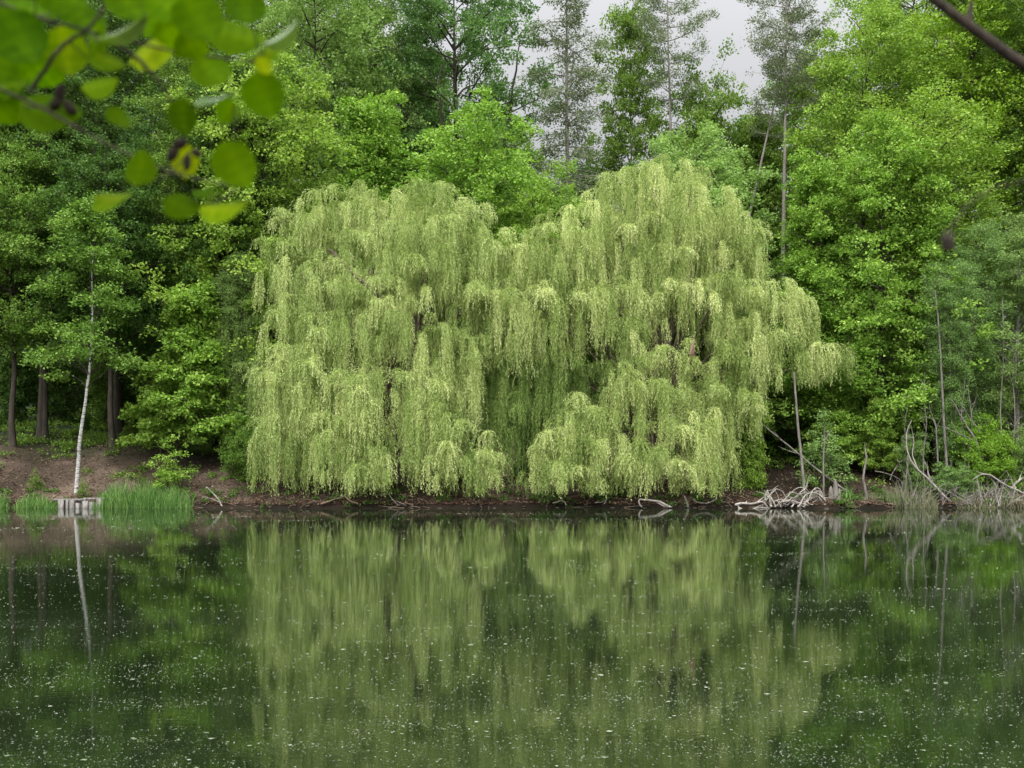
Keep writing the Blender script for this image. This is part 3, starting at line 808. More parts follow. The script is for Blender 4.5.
RW = [(655, 158, 44, 240, .4), (692, 172, 46, 250, .2), (625, 178, 40, 250, .4), (588, 206, 40, 280, 0), (552, 218, 40, 290, 0), (528, 238, 34, 310, -.2), (728, 206, 40, 290, -.1), (748, 236, 32, 320, -.4),
      (526, 284, 36, 380, -1.0), (566, 286, 38, 366, -1.2), (606, 286, 38, 360, -1.2), (650, 246, 40, 325, -.7), (702, 240, 40, 320, -.7), (676, 282, 40, 350, -1.1), (722, 276, 36, 350, -1.1),
      (774, 282, 32, 350, -.6), (800, 302, 26, 372, -.5), (824, 348, 20, 386, -.6), (785, 334, 30, 388, -.9), (754, 320, 32, 400, -1.3), (728, 352, 34, 440, -1.9), (673, 352, 34, 430, -2.1), (627, 370, 34, 440, -2.3),
      (700, 372, 32, 440, -2.3), (576, 404, 30, 470, -2.5), (650, 384, 34, 450, -2.6), (600, 412, 28, 480, -2.8), (554, 438, 25, 498, -3.0), (539, 462, 18, 499, -3.1), (582, 436, 28, 499, -3.2),
      (568, 464, 22, 499, -3.4), (627, 448, 26, 499, -3.3), (683, 418, 34, 498, -3.0), (652, 446, 28, 499, -3.3), (706, 452, 22, 499, -3.2), (690, 462, 24, 500, -3.5), (738, 384, 24, 440, -1.8), (600, 466, 20, 499, -3.3),
      (590, 246, 34, 320, -.6), (632, 320, 34, 390, -1.6), (838, 352, 12, 378, -.6), (620, 222, 38, 300, -.3), (670, 205, 40, 280, -.2), (560, 250, 34, 320, -.6), (712, 410, 24, 480, -2.6), (722, 436, 14, 495, -2.4)]
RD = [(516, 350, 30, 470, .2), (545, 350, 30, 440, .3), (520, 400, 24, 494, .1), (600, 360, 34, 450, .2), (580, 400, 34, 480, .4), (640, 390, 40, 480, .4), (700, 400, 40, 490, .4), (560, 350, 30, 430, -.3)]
lw, lbase = willow('weeping_willow', 'left one of the two pale weeping willows, its curtains parted above the water', 398, LW, 41, LD,
                   [(372, 268, 47.5), (330, 250, 48.5), (440, 230, 48.5), (300, 330, 47.0), (470, 300, 47.5)],
                   show=[[(398, 400, 48), (385, 300, 47.2), (366, 285, 46.4), (352, 276, 46.3), (342, 262, 47)]])
rw, rbase = willow('weeping_willow', 'right and taller of two pale weeping willows, with a domed skirt over the water', 655, RW, 42, RD,
                   [(655, 190, 48.6), (700, 220, 48.5), (590, 250, 48.5), (640, 330, 47.5)])
# broken pinkish limb showing through the curtain
rng = np.random.default_rng(7)
tube_obj('broken_limb', [(smooth_path([at(691, 364, 45.8) - rbase, at(692, 352, 45.4) - rbase, at(694, 338, 45.4) - rbase], 8, .02, rng), [.07, .07, .08, .10, .09, .06, .03, .012])], M['stub'], rw, 8)

# ------------------------------------------------------------------ sticks, dead wood and bank details
def stick_obj(name, label, cat, strokes, mat, Y, group=None, wob=.015, seed=1, sides=6, forks=0):
    """strokes: list of (list of (px, py[, dY]), r0, r1)"""
    rng = np.random.default_rng(seed)
    p0 = strokes[0][0][0]
    base = at(p0[0], p0[1], Y)
    L = []
    for pts, r0, r1 in strokes:
        P = [at(q[0], q[1], Y + (q[2] if len(q) > 2 else 0)) - base for q in pts]
        n = max(8, 4 * len(P))
        path = smooth_path(P, n, wob, rng)
        L.append((path, np.linspace(r0, r1, n)))
        for f in range(forks):
            k = rng.integers(n // 3, n - 1)
            d = nrm((path[k] - path[k - 1])[None])[0]
            e = path[k] + d * rng.uniform(.2, .5) + rng.normal(0, .22, 3)
            L.append((bez(path[k], (path[k] + e) / 2 + rng.normal(0, .05, 3), e, 5), np.linspace(r1 * 1.1 + .004, .004, 5)))
    o = tube_obj(name, L, mat, None, sides)
    o.location = base
    return tag(o, label, cat, group)

stick_obj('dead_tree', 'thin bare grey stem standing upright under the tip of the right willow', 'dead tree', [([(806, 502), (801, 455), (797, 415), (794, 372)], .07, .035)], M['deadgrey'], 45.8, seed=2)
stick_obj('leaning_pole', 'long pale pole leaning down to the right across the thin stems', 'fallen pole', [([(846, 491, 0), (815, 468, .2), (785, 443, .4), (758, 420, .6)], .05, .02)], M['deadgrey'], 46.0, seed=3, forks=2)
stick_obj('dead_tree', 'thin pale stem standing upright just right of the driftwood tangle', 'dead tree', [([(824, 505), (823, 470), (824, 446), (825, 425)], .045, .02)], M['deadgrey'], 45.2, seed=4, forks=2)
stick_obj('dead_tree', 'short slender stem alone by the reddish bank right of the stump', 'dead tree', [([(867, 503), (866, 490), (863, 480), (865, 468), (867, 455)], .06, .035)], M['deadgrey'], 45.4, seed=5, forks=1)
stick_obj('dead_tree', 'tall pale grey stem rising out of the dead branches on the right', 'dead tree', [([(951, 506), (947, 470), (944, 420), (941, 370), (939, 330), (935, 290)], .07, .025)], M['deadgrey'], 46.7, seed=6, forks=1)
stick_obj('dead_branch', 'big pale dead branch curving up left from the waterline at right', 'dead branch',
          [([(958, 508), (945, 497), (930, 480), (918, 470), (910, 460), (906, 445), (907, 430), (912, 420)], .06, .015), ([(930, 480), (928, 470), (924, 462)], .03, .01), ([(918, 470), (912, 455, .3), (914, 440, .4), (911, 425, .4)], .025, .008)], M['deadwood'], 45.5, seed=7, forks=2)
stick_obj('dead_branch', 'forked grey dead limb sprawling in front of the dark thicket at right', 'dead branch',
          [([(938, 462), (936, 430), (934, 418), (922, 416), (918, 420)], .035, .01), ([(936, 425), (930, 410), (929, 402)], .02, .006), ([(976, 440), (966, 425), (957, 408), (953, 400), (948, 398)], .045, .012), ([(972, 440), (962, 435), (950, 430), (942, 424)], .03, .01), ([(980, 432), (968, 415), (960, 402)], .025, .008), ([(976, 440), (985, 470), (990, 500)], .045, .05)], M['deadgrey'], 46.4, seed=8, forks=2)
stick_obj('dead_branch', 'pale arched dead branch reaching in from the right edge', 'dead branch',
          [([(1036, 500), (1020, 492), (1000, 482), (990, 474), (980, 474), (972, 480)], .05, .014), ([(1012, 489), (1016, 482), (1022, 478)], .05, .02), ([(1010, 501), (1020, 500), (1034, 505)], .05, .04), ([(1006, 500), (996, 495), (990, 492)], .03, .01)], M['deadwood'], 45.3, seed=9, forks=2)
stick_obj('dead_branch', 'tangle of thin pale twigs arching left of the big dead branch', 'dead branch',
          [([(905, 500), (907, 480), (900, 466), (898, 460), (905, 461)], .02, .008), ([(875, 471), (885, 473), (898, 478), (905, 485)], .02, .008), ([(890, 480), (894, 470), (900, 464)], .02, .008), ([(912, 490), (909, 475), (906, 462)], .02, .01)], M['deadgrey'], 46.0, seed=10, forks=2)
stick_obj('driftwood', 'low pale driftwood branch at the waterline left of the driftwood tangle', 'driftwood',
          [([(735, 505), (742, 503), (752, 504), (762, 501), (768, 508)], .05, .035), ([(738, 508), (748, 511), (755, 508), (770, 508)], .045, .02), ([(737, 504), (740, 509), (745, 513)], .03, .01)], M['deadwood'], 44.6, seed=11, forks=2)
stick_obj('driftwood', 'pale bent driftwood lying at the waterline under the right willow skirt', 'driftwood',
          [([(670, 507), (658, 501), (648, 500), (639, 499), (638, 502), (642, 507)], .05, .03), ([(655, 501), (663, 506), (672, 507)], .03, .02)], M['deadwood'], 44.6, seed=12)
stick_obj('driftwood', 'small brown forked branch dipping into the water under the left willow', 'driftwood',
          [([(321, 504), (333, 500), (343, 497), (350, 492)], .045, .02), ([(344, 496), (350, 501), (358, 504)], .045, .03), ([(334, 500), (338, 494)], .02, .01)], M['deadbrown'], 44.7, seed=13)
stick_obj('driftwood', 'lone bare pale twig rising from the water right of the tall sedges', 'driftwood',
          [([(222, 506), (219, 500), (213, 493), (206, 487)], .035, .01), ([(219, 502), (210, 498), (202, 496)], .012, .006)], M['deadwood'], 44.5, seed=14)
stick_obj('driftwood', 'stubby pale root end standing at the waterline right of the bent driftwood', 'driftwood',
          [([(688, 507), (686, 500), (684, 496)], .05, .03)], M['deadgrey'], 44.8, seed=35)
stick_obj('driftwood', 'pale curled root at the waterline under the right corner of the right willow skirt', 'driftwood', [([(693, 499), (697, 503), (708, 503), (715, 500), (717, 495)], .03, .015)], M['deadgrey'], 44.8, seed=15)
stick_obj('driftwood', 'little pale forked twig in the water under the left lobe of the right willow skirt', 'driftwood',
          [([(566, 505), (563, 500), (561, 496)], .025, .01), ([(553, 503), (560, 501), (566, 502)], .02, .01)], M['deadgrey'], 44.7, seed=26)
stick_obj('driftwood', 'little pale forked twig in the water below the middle notch of the right willow skirt', 'driftwood', [([(604, 504), (607, 499), (606, 495)], .025, .01), ([(595, 503), (602, 502), (607, 499)], .015, .01)], M['deadgrey'], 44.7, seed=16)
stick_obj('driftwood', 'thin grey forked twig reaching the water under the left willow, right of the brown fork', 'driftwood',
          [([(398, 505), (392, 499), (388, 493)], .02, .01), ([(404, 504), (396, 501), (392, 500)], .015, .01)], M['deadgrey'], 44.8, seed=17)

for px, top, bend, lab in ((905, 395, 3, 'thin crooked sapling stem left of the big curved dead branch'), (926, 372, -3, 'thin sapling stem just left of the tall pale stem'), (962, 330, 4, 'thin sapling stem just right of the tall pale stem'),
                      (972, 352, -4, 'thin sapling stem crossing behind the olive green bush'), (1001, 300, 3, 'slender grey stem above the bleached brush near the right edge'), (1015, 345, -3, 'slender grey stem closest to the right edge')):
    stick_obj('thin_sapling', lab, 'sapling', [([(px, 498, 0), (px + bend, 460, .1), (px - bend * .3, 420, .2), (px + bend * .8, (420 + top) / 2, .3), (px + bend * .4, top, .4)], .032, .012)], M['deadgrey'], 46.6, seed=px, forks=5, wob=.03)
def tangle():
    rng = np.random.default_rng(77)
    st = []
    for k in range(26):
        x0 = rng.uniform(768, 812); w = rng.uniform(14, 38) * rng.choice([-1, 1]); h = rng.uniform(5, 20)
        x1 = min(max(x0 + w, 765), 826)
        st.append(([(x0, 507, rng.uniform(-.5, .5)), (x0 + (x1 - x0) * .3, 507 - h * .8, rng.uniform(-.5, .5)), (x0 + (x1 - x0) * .65, 506 - h, rng.uniform(-.5, .5)), (x1, 506 - h * rng.uniform(0, .5), rng.uniform(-.5, .5))], rng.uniform(.028, .05), .012))
    stick_obj('driftwood_tangle', 'heaped tangle of bleached roots and branches at the waterline on the right', 'driftwood', st, M['deadwood'], 44.8, seed=18, wob=.04, forks=1)
tangle()

# bleached stump: two stubs side by side
def stump():
    rng = np.random.default_rng(3)
    b = at(834, 503, 45.3); b[2] = float(ground_z(b[0], b[1])) - .05
    L = []
    for dx, h, r in ((-.12, .55, .10), (.06, .82, .12), (.2, .48, .08)):
        n = 8
        p = np.stack([np.linspace(dx, dx * 1.1, n), np.zeros(n), np.linspace(0, h, n)], -1)
        L.append((p, r * np.array([1.25, 1.05, 1, .95, .9, .8, .55, .1])))
    o = tube_obj('stump', L, M['deadgrey'], None, 9); o.location = b
    tag(o, 'short greyish broken stump at the waterline right of the driftwood tangle', 'stump')
stump()

# dead brush along the right bank: fans of thin grey sticks
def brush(px, py, n, w, h, label, seed, Y=45.3, mat='deadgrey'):
    rng = np.random.default_rng(seed)
    b = at(px, py, Y)
    L = []
    for k in range(n):
        s = np.array([rng.uniform(-w, w), rng.uniform(-.5, .6), 0])
        e = s + np.array([rng.normal(0, .55), rng.normal(0, .3), abs(rng.normal(h, h * .4))])
        c = (s + e) / 2 + rng.normal(0, .15, 3)
        path = smooth_path(bez(s, c, e, 6), 9, .02, rng)
        L.append((path, np.linspace(rng.uniform(.012, .032), .006, 9)))
        for f in range(2):
            q = path[rng.integers(3, 8)]
            L.append((bez(q, q + rng.normal(0, .1, 3) + [0, 0, .1], q + rng.normal(0, .3, 3) + [0, 0, .2], 4), np.linspace(.009, .004, 4)))
    o = tube_obj('dead_brush', L, M[mat], None, 5); o.location = b
    tag(o, label, 'dead brush')
brush(918, 505, 26, 1.1, .8, 'thin grey dead brush left of the big curved dead branch', 51)
brush(965, 505, 16, .5, .5, 'sparse dead brush just right of the foot of the big curved branch', 54)
brush(985, 506, 34, .8, .75, 'thick bleached dead brush at the waterline near the right edge', 52, mat='deadwood')
brush(1014, 506, 26, .8, .6, 'bleached dead brush touching the right edge at the waterline', 53, mat='deadwood')
brush(488, 478, 26, .9, .9, 'bare brown twigs in the dark gap between the two willows', 55, Y=46.6, mat='deadbrown')
brush(610, 476, 22, .6, 1.1, 'bare brown twigs in the dark hollow of the right willow skirt', 56, Y=46.4, mat='deadbrown')

# wooden edging: short wall of weathered boards
def edging():
    rng = np.random.default_rng(5)
    Y = 44.75
    b = at(58, 507, Y); b[2] = 0
    t = thing('wooden_edging', 'short weathered grey board edging at the waterline left of the sedges', 'wooden edging', tuple(b))
    W = (102 - 58) / F * Y
    x = 0.0
    k = 0
    def box(name, x0, x1, y0, y1, z0, z1, tilt=0):
        v = np.array([[x, y, z] for z in (z0, z1) for y in (y0, y1) for x in (x0, x1)], float)
        v[:, 2] += (v[:, 0] - x0) * tilt
        v += rng.normal(0, .008, v.shape)
        f = [0, 2, 3, 1, 4, 5, 7, 6, 0, 1, 5, 4, 2, 6, 7, 3, 0, 4, 6, 2, 1, 3, 7, 5]
        return mesh_object(name, v, np.array(f), 4, M['plank'], t)
    while x < W - .1:
        w = rng.uniform(.10, .24)
        h = rng.uniform(.20, .38)
        box('board', x, min(x + w, W), 0, .05 + rng.uniform(0, .03), -.35, h, rng.normal(0, .12))
        x += w + rng.uniform(.02, .11); k += 1
    box('top_rail', -.25, W * .6, .09, .30, .30, .38, -.01)
    box('top_rail', W * .55, W + .12, .10, .28, .34, .41, .02)
    box('back_panel', .05, W - .05, .22, .26, -.35, .26)
edging()

# reeds and grasses: each clump a thing of its own
def clump(name, label, cat, px0, px1, Y, h, n, mat, seed, depth=.8, w=.022, sq=1.0):
    rng = np.random.default_rng(seed)
    x0, x1 = (px0 - 512) / F * Y, (px1 - 512) / F * Y
    cx = (x0 + x1) / 2
    b = np.array([cx, Y, 0.0])
    x = rng.uniform(x0, x1, n) - cx; y = rng.uniform(-depth / 2, depth / 2, n)
    z = np.maximum(ground_z(x + cx, y + Y), -.2) - .03
    edge = 1 - .45 * (np.abs(x) / ((x1 - x0) / 2)) ** 4
    hh = h * (.25 + .85 * rng.uniform(0, 1, n) ** .7) * edge * (0.80 + .12 * np.sin(x * 5 + seed) + .13 * np.sin(x * 13.7 + 2 * seed))
    dx, dy = rng.normal(0, .17, n), rng.normal(0, .15, n)
    wv = w * rng.uniform(.7, 1.2, n)
    ang = rng.uniform(0, 3.14, n)
    S = np.stack([np.cos(ang), np.sin(ang) * .5, 0 * ang], -1)
    P0 = np.stack([x, y, z], -1)
    segs = 4
    V = []
    for k in range(segs + 1):
        f = k / segs
        bend = f ** 2.2
        c = P0 + np.stack([dx * bend * hh * 1.6, dy * bend * hh * 1.6, hh * (f - .12 * bend * (np.abs(dx) * 5))], -1)
        ww = (wv * (1 - f ** 2.5) + .001)[:, None]
        V.append(c - S * ww / 2); V.append(c + S * ww / 2)
    V = np.stack(V, 1)          # n, 2*(segs+1), 3
    q = []
    for k in range(segs):
        q += [2 * k, 2 * k + 1, 2 * k + 3, 2 * k + 2]
    I = (np.arange(n)[:, None] * (2 * (segs + 1)) + np.array(q)[None]).reshape(-1)
    tone = np.repeat(rng.uniform(0, 1, n), segs)
    o = mesh_object(name, V.reshape(-1, 3), I, 4, M[mat], None, tone=tone)
    o.location = b
    tag(o, label, cat)
clump('sedge_clump', 'wide stand of tall dark green sedges right of the wooden edging', 'sedges', 97, 190, 45.0, 1.35, 2600, 'reed', 1, depth=1.0)
clump('sedge_clump', 'lower green sedges just left of the wooden edging', 'sedges', 14, 58, 45.0, .85, 1100, 'reed', 2, depth=.8)
clump('sedge_clump', 'small green sedge tuft cut by the left edge of the photo', 'sedges', -12, 8, 45.1, .75, 420, 'reed', 3, depth=.8)
clump('grass_clump', 'greyish straw and grass mound at the waterline below the right thicket', 'grass', 884, 935, 45.2, .9, 900, 'straw', 4, depth=1.0, w=.014)
clump('grass_clump', 'pale grass at the waterline among the bleached brush near the right edge', 'grass', 955, 1030, 45.1, .6, 900, 'straw', 5, depth=.8, w=.014)
clump('grass_clump', 'few thin green reeds beside the short broken stump', 'grass', 840, 852, 45.3, .9, 60, 'reed', 6, depth=.4)
clump('grass_clump', 'short grass at the foot of the lone slender stem on the reddish bank', 'grass', 858, 882, 45.5, .35, 260, 'straw', 7, depth=.6, w=.014)

# leaf litter and low plants
def litter():
    rng = np.random.default_rng(9)
    n = 60000
    X = rng.uniform(-27, 27, n); Y = shore(X) + .1 + rng.uniform(0.0, 1, n) ** 1.8 * 14
    Z = ground_z(X, Y) + rng.uniform(0.005, .03, n)
    P = np.stack([X, Y, Z], -1)
    a = rng.uniform(0, 6.28, n)
    D = np.stack([np.cos(a), np.sin(a), rng.normal(.1, .25, n)], -1)
    N = rng.normal(0, .3, (n, 3)) + [0, 0, 1]
    L = rng.uniform(.05, .13, n)
    v, i = blades(P, D, N, L, L * .6)
    o = mesh_object('leaf_litter', v, i, 4, M['litter'], tone=rng.uniform(0, 1, n)); o['kind'] = 'stuff'; o['label'] = 'brown fallen leaves scattered over the bank and forest floor'
    o['category'] = 'leaf litter'
    # ground cover: patches of small green plants
    n = 2400
    X = rng.uniform(-34, 30, n); Y = shore(X) + 2.2 + rng.uniform(0, 1, n) ** 1.1 * 36
    keep = rng.uniform(0, 1, n) < np.where(Y - shore(X) < 5.5, .35, 1.0)
    X, Y = X[keep], Y[keep]; n = len(X)
    C = np.stack([X, Y, ground_z(X, Y) + .12], -1)
    O = np.zeros((n, 3)); O[:, 2] = 1
    v, i, tn = foliage(rng, C, O, rng.uniform(.2, .6, n), 12, 7, .11, flat=.4, droop=.1, spread=.08)
    o = mesh_object('ground_cover', v, i, 4, M['mid'], tone=tn); o['kind'] = 'stuff'; o['label'] = 'low green plants on the shaded forest floor'
    o['category'] = 'ground cover'
litter()

# fallen twigs and roots along the waterline under the trees
def shore_twigs():
    rng = np.random.default_rng(15)
    L = []
    for k in range(170):
        x = rng.uniform(-22, 24); y = float(shore(x)) + rng.uniform(-.25, 1.0)
        z = max(float(ground_z(x, y)), 0) + .02
        a = rng.uniform(0, 6.28); ln = rng.uniform(.3, 1.2)
        s = np.array([x, y, z]); e = s + np.array([math.cos(a) * ln, math.sin(a) * ln * .4, rng.uniform(0, .22)])
        L.append((smooth_path(bez(s, (s + e) / 2 + rng.normal(0, .08, 3) + [0, 0, .05], e, 5), 7, .01, rng), np.linspace(rng.uniform(.010, .024), .004, 7)))
    o = tube_obj('fallen_twigs', L, M['deadbrown'], None, 5)
    tag(o, 'fallen brown twigs and roots littering the bank along the waterline', 'twigs', kind='stuff')
shore_twigs()

def bank_plants():
    rng = np.random.default_rng(33)
    n = 330
    X = rng.uniform(-25, 25, n); Y = shore(X) + rng.uniform(.02, 1.6, n) ** 1.2
    keep = rng.uniform(0, 1, n) < .25 + .6 * (np.sin(X * .9 + 1) > .2)
    X, Y = X[keep], Y[keep]; n = len(X)
    C = np.stack([X, Y, ground_z(X, Y) + .08], -1)
    O = np.zeros((n, 3)); O[:, 2] = 1
    v, i, tn = foliage(rng, C, O, rng.uniform(.12, .38, n), 9, 6, .10, flat=.5, droop=.3, spread=.06)
    o = mesh_object('bank_plants', v, i, 4, M['dark'], tone=tn)
    tag(o, 'small dark weeds and mosses growing ragged along the wet edge of the bank', 'weeds', kind='stuff')
    # stones and clods in the wet edge
    V, I, b = [], [], 0
    for k in range(150):
        x = rng.uniform(-24, 24); y = float(shore(x)) + rng.uniform(-.25, .5); r = rng.uniform(.03, .11)
        z = max(float(ground_z(x, y)), -.02)
        for q in range(1):
            th = np.linspace(0, 2 * math.pi, 7, endpoint=False)
            rings = []
            for h, f in ((-.4, .8), (.1, 1.0), (.5, .75), (.72, .3)):
                rr = r * f * rng.uniform(.75, 1.2, 7)
                rings.append(np.stack([x + np.cos(th) * rr * 1.3, y + np.sin(th) * rr, np.full(7, z + h * r * .8)], -1))
            V.append(np.concatenate(rings))
            ii = np.arange(3)[:, None] * 7; jj = np.arange(7)[None]; kk = (jj + 1) % 7
            I.append(np.stack([ii + jj, ii + kk, ii + 7 + kk, ii + 7 + jj], -1).reshape(-1) + b); b += 28
    o = mesh_object('bank_clods', np.concatenate(V), np.concatenate(I), 4, M['bark'], smooth=True)
    tag(o, 'muddy clods and small stones along the wet edge of the bank', 'clods', kind='stuff')
bank_plants()

# floating seeds, petals and bits of leaf on the water
def flecks():
    rng = np.random.default_rng(19)
    n = 56000
    py = 512 + (770 - 512) * rng.uniform(0, 1, n) ** 1.0
    Y = EYE * F / (py - HOR)
    X = rng.uniform(-.56, .56, n) * Y
    # most of it has gathered in drifting streaks
    ns = 420
    spy = 514 + (775 - 514) * rng.uniform(0, 1, ns) ** 1.1
    sy = EYE * F / (spy - HOR); sx = rng.uniform(-.55, .55, ns) * sy
    sl = rng.uniform(.02, .14, ns) * sy; sw = rng.uniform(.004, .02, ns) * sy
    w = rng.integers(0, ns, n)
    inb = rng.uniform(0, 1, n) < .55
    X = np.where(inb, sx[w] + rng.normal(0, 1, n) * sl[w], X)
    Y = np.where(inb, sy[w] + rng.normal(0, 1, n) * sw[w] + .25 * np.sin(X * .8 + w), Y)
    keep = (Y > 3.5) & (Y < 44) & (rng.uniform(0, 1, n) < np.where(inb, .85, .22))
    X, Y = X[keep], Y[keep]; n = len(X)
    big = rng.uniform(0, 1, n) ** 9
    s = (0.0030 + .0052 * rng.uniform(0, 1, n) ** 3) * (1 + 3.0 * big ** 3) * np.clip(.45 + Y / 14, 0, 3.2)
    a0 = rng.uniform(0, 6.28, n)
    k = 4
    ring = []
    for j in range(k):
        a = a0 + j * 2 * math.pi / k
        rr = s * rng.uniform(.45, 1.1, n)
        ring.append(np.stack([X + np.cos(a) * rr * 1.15, Y + np.sin(a) * rr, np.full(n, .002)], -1))
    apex = np.stack([X + rng.normal(0, .3, n) * s, Y, .002 + s * rng.uniform(.1, .7, n) * (1 - .8 * np.clip(big * 3, 0, 1))], -1)
    V = np.stack(ring + [apex], 1).reshape(-1, 3)
    I = (np.arange(n)[:, None] * (k + 1) + np.array([q for j in range(k) for q in (j, (j + 1) % k, k)])[None]).reshape(-1)
    m, nn, out = node_mat('seed_fluff')
    at_ = nn.nodes.new('ShaderNodeAttribute'); at_.attribute_name = 'tone'
    cr = nn.nodes.new('ShaderNodeValToRGB'); e = cr.color_ramp.elements
    e[0].position = 0; e[0].color = (.07, .10, .04, 1); e[1].position = 1; e[1].color = (.30, .31, .24, 1)
    q = e.new(.45); q.color = (.15, .18, .10, 1)
    nn.links.new(at_.outputs['Fac'], cr.inputs[0])
    p = nn.nodes.new('ShaderNodeBsdfPrincipled'); p.inputs['Roughness'].default_value = .8
    nn.links.new(cr.outputs[0], p.inputs['Base Color']); nn.links.new(p.outputs[0], out.inputs[0])
    o = mesh_object('floating_seeds', V, I, 3, m, tone=np.repeat(rng.uniform(0, 1, n) ** 1.3, k))
    tag(o, 'pale seeds, petals and leaf bits floating on the pond', 'floating seeds', kind='stuff')
flecks()

# ------------------------------------------------------------------ near tree with the blurred leaves (upper left)
def near_alder():
    rng = np.random.default_rng(61)
    bx, by = -2.1, 0.9
    b = np.array([bx, by, float(ground_z(bx, by)) - .05])
    t = thing('alder_tree', 'near alder with round blurred leaves and dark cones at top left', 'alder', tuple(b))
    tr = smooth_path([[0, 0, -.1], [.05, 0, 1.2], [-.05, .05, 2.6], [.1, .1, 4.6]], 16, .01, rng)
    tube_obj('trunk', [(tr, np.linspace(.09, .04, 16))], M['nearbark'], t, 12)
    j = np.array([-.03, .04, 2.25])
    nodes = []
    def tw(pts, r0, r1, start=None):
        P = [at(*q) - b for q in pts]
        if start is not None: P = [start] + P
        n = 22
        path = smooth_path(P, n, .002, rng)
        nodes.append(path)
        return (path, np.linspace(r0, r1, n))
    L = [tw([(-420, -70, 1.15), (-40, 70, 1.25), (30, 92, 1.3), (75, 112, 1.32), (135, 178, 1.34), (185, 200, 1.33), (238, 188, 1.32)], .007, .0011, j),
         tw([(-300, -150, 1.2), (-20, 10, 1.28), (100, 30, 1.32), (190, 62, 1.35), (235, 76, 1.36), (262, 62, 1.36)], .007, .0011, j + [0, 0, .25]),
         tw([(100, 30, 1.32), (150, 70, 1.34), (180, 112, 1.36), (184, 145, 1.36)], .003, .0014),
         tw([(30, 92, 1.3), (50, 60, 1.3), (85, 30, 1.3), (120, -10, 1.3)], .003, .0016)]
    tube_obj('branch', L, M['nearbark'], t, 7)
    allp = np.concatenate([p[6:] for p in nodes])
    # px, py, half-length px, half-width px, angle of the leaf in the picture, tilt away, tone
    spec = [(66, 52, 26, 20, -80, 25, .8), (20, 38, 34, 26, -60, 20, .15), (52, 112, 34, 22, -15, 30, .45), (101, 86, 19, 14, 20, 30, .5), (158, 46, 34, 20, 35, 35, .95), (200, 18, 28, 24, -60, 20, .3),
            (212, 72, 23, 19, -50, 20, .45), (246, 8, 23, 20, -80, 15, .1), (236, 36, 30, 20, -10, 30, .35), (282, 34, 22, 20, 35, 74, .5), (268, 52, 22, 12, 30, 40, .6), (264, 96, 24, 21, -70, 10, .4),
            (140, 168, 19, 17, 80, 10, .35), (115, 197, 19, 15, 0, 60, .7), (236, 166, 26, 21, -60, 15, .4), (183, 206, 20, 14, -20, 35, .4), (225, 208, 25, 15, 5, 55, .8), (185, 162, 18, 13, -90, 20, .95),
            (125, 28, 30, 18, 30, 72, .4), (86, 22, 24, 18, -40, 30, .1), (30, 12, 30, 20, -10, 35, .3), (4, 62, 26, 20, -90, 30, .15), (168, 6, 24, 18, -30, 25, .5), (216, 98, 18, 12, 5, 70, .3),
            (183, 118, 20, 13, -80, 25, .15), (264, 66, 10, 8, -60, 20, .95), (62, -6, 28, 22, -30, 20, .2), (130, 2, 26, 20, -60, 30, .25), (16, 84, 22, 16, 10, 50, .3), (95, 40, 22, 14, 80, 40, .5),
            (60, 30, 22, 14, 20, 70, .4), (40, 70, 24, 15, 200, 45, .3), (10, 108, 22, 13, -140, 40, .4), (108, 60, 20, 12, -30, 50, .6), (178, 30, 26, 15, -160, 45, .35), (226, 112, 14, 9, -120, 40, .5), (120, 118, 14, 8, -60, 55, .45), (205, 190, 14, 9, 15, 60, .4), (190, 46, 20, 12, 200, 40, .45), (150, 20, 20, 15, -100, 25, .35)]
    for (px, py, hl, hw, ang, tilt, tone) in spec:
        Y = rng.uniform(1.22, 1.42)
        c = at(px, py, Y) - b
        l, w = hl * Y / F, hw * Y / F / max(math.cos(R(tilt)), .42)
        a = R(ang)
        D = np.array([math.cos(a), 0.15 * rng.normal(), math.sin(a)]); D /= np.linalg.norm(D)
        S0 = np.cross(D, [0, 1, 0]); S0 /= np.linalg.norm(S0)
        N0 = np.cross(S0, D)
        S = S0 * math.cos(R(tilt)) + N0 * math.sin(R(tilt)); N = np.cross(S, D)
        V = []; nu, nv = 9, 4
        Q = []
        for iu in range(nu + 1):
            u = -1 + 2 * iu / nu
            prof = max(0, 1 - abs(u) ** 2.2) ** (.5 if u < 0 else .95) * (1 - .14 * u) * (1 + .04 * math.sin(iu * 2.6 + px))
            for iv in range(-nv, nv + 1):
                s = iv / nv * prof
                V.append(c + D * l * u + S * w * s + N * (abs(s) * w * .18 - u * u * l * .16))
        m = 2 * nv + 1
        for iu in range(nu):
            for iv in range(m - 1):
                q = iu * m + iv
                Q += [q, q + 1, q + m + 1, q + m]
        mesh_object('leaf', np.array(V), np.array(Q), 4, M['near_leaf_shiny' if tilt >= 69 else 'near_leaf'], t, tone=np.clip(tone * .8 + .03 + rng.normal(0, .03, len(Q) // 4) + np.tile(np.array([0, 0, .03, .12, .12, .03, 0, 0]), nu) + np.where(np.repeat(np.arange(nu), 2 * nv) % 2 == 0, .04, -.02), 0, 1), smooth=True)
        bp = c - D * l * .98
        k = allp[np.argmin(np.linalg.norm(allp - bp, axis=1))]
        tube_obj('leaf_stalk', [(bez(k, (k + bp) / 2 + [0, 0, -.004], bp, 6), np.linspace(.0011, .0008, 6))], M['nearbark'], t, 5)
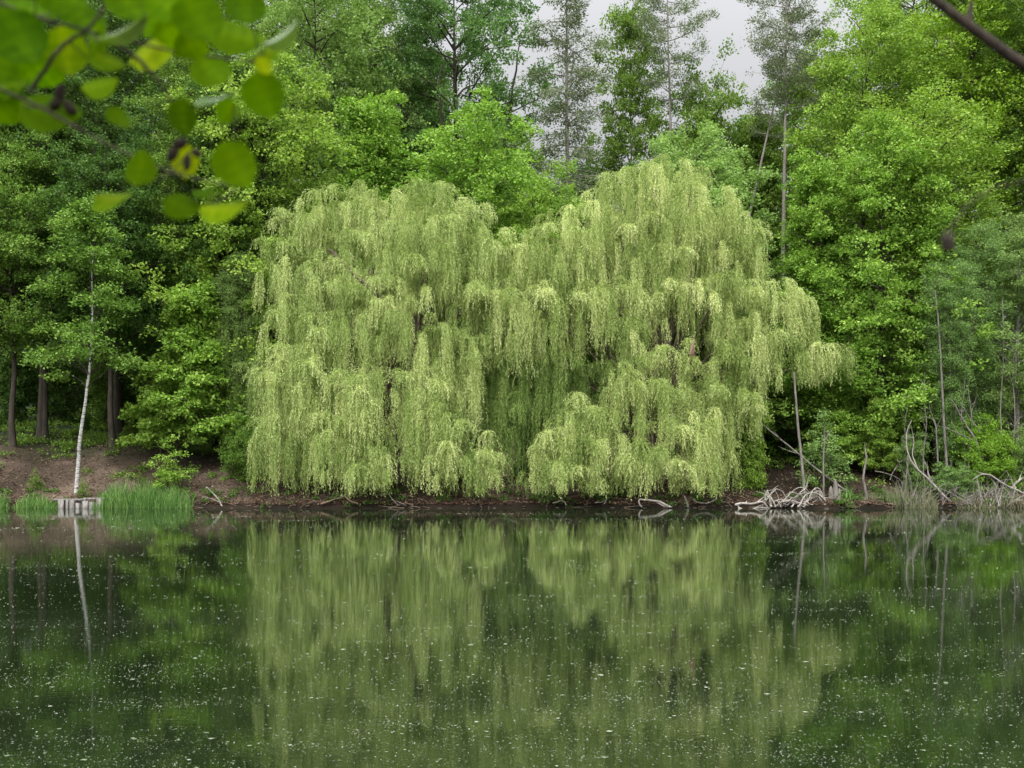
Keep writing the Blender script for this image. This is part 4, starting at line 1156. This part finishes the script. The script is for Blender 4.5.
    for (px, py, hl, hw, ang) in ((60, 94, 10, 5, 80), (70, 108, 9, 5, -50), (56, 104, 8, 5, 60), (173, 154, 9, 5, 60), (187, 162, 9, 4, 85), (197, 153, 6, 4, -30), (180, 144, 7, 5, 10)):
        Y = 1.33
        c = at(px, py, Y) - b
        a = R(ang); l, w = hl * Y / F, hw * Y / F
        u = np.linspace(-1, 1, 12)
        D = np.array([math.cos(a), 0, math.sin(a)])
        P = c + u[:, None] * D * l
        rr = w * np.sqrt(np.clip(1 - u ** 2, .02, 1)) * (1 + .14 * (np.arange(12) % 2))
        tube_obj('cone', [(P, rr)], M['cone'], t, 9)
        k = allp[np.argmin(np.linalg.norm(allp - P[0], axis=1))]
        tube_obj('cone_stalk', [(bez(k, (k + P[0]) / 2, P[0], 5), np.full(5, .0009))], M['nearbark'], t, 5)
near_alder()

def near_bare():
    rng = np.random.default_rng(62)
    bx, by = 2.5, 1.7
    b = np.array([bx, by, float(ground_z(bx, by)) - .05])
    t = thing('bare_tree', 'near bare tree whose dark brown limb cuts across the top right corner', 'tree', tuple(b))
    tr = smooth_path([[0, 0, -.1], [.05, 0, 1.0], [0, .05, 2.6], [.15, .1, 4.6]], 16, .01, rng)
    tube_obj('trunk', [(tr, np.linspace(.10, .05, 16))], M['nearbark'], t, 12)
    P = [np.array([0.05, .04, 2.62]), np.array([-.75, .06, 2.36]), at(1120, 108, 1.8) - b, at(1060, 90, 1.8) - b, at(1018, 66, 1.8) - b, at(985, 38, 1.8) - b, at(960, 16, 1.8) - b, at(930, 0, 1.8) - b, at(890, -40, 1.8) - b, at(850, -60, 1.8) - b]
    L = [(smooth_path(P, 40, .003, rng), np.linspace(.024, .006, 40)),
         (np.array([at(969, 22, 1.8) - b, at(970, 12, 1.8) - b, at(972, 2, 1.8) - b]), np.array([.006, .005, .003]))]
    tube_obj('branch', L, M['nearbark'], t, 10)
    P = [at(1120, 108, 1.8) - b, at(1110, 150, 1.3) - b, at(1030, 184, 1.05) - b, at(990, 180, 1.05) - b, at(962, 190, 1.05) - b, at(948, 212, 1.05) - b, at(947, 232, 1.05) - b]
    tube_obj('twig', [(smooth_path(P, 30, .001, rng), np.linspace(.0030, .0008, 30))], M['nearbark'], t, 6)
    u = np.linspace(-1, 1, 10)
    c = at(948, 242, 1.05) - b
    Q = c + u[:, None] * np.array([.1, 0, -.95]) * .011
    tube_obj('withered_leaf', [(Q, .0065 * np.sqrt(np.clip(1 - u ** 2, .02, 1)) * (1 + .2 * np.sin(np.arange(10) * 2.)))], M['nearbark'], t, 8)
near_bare()
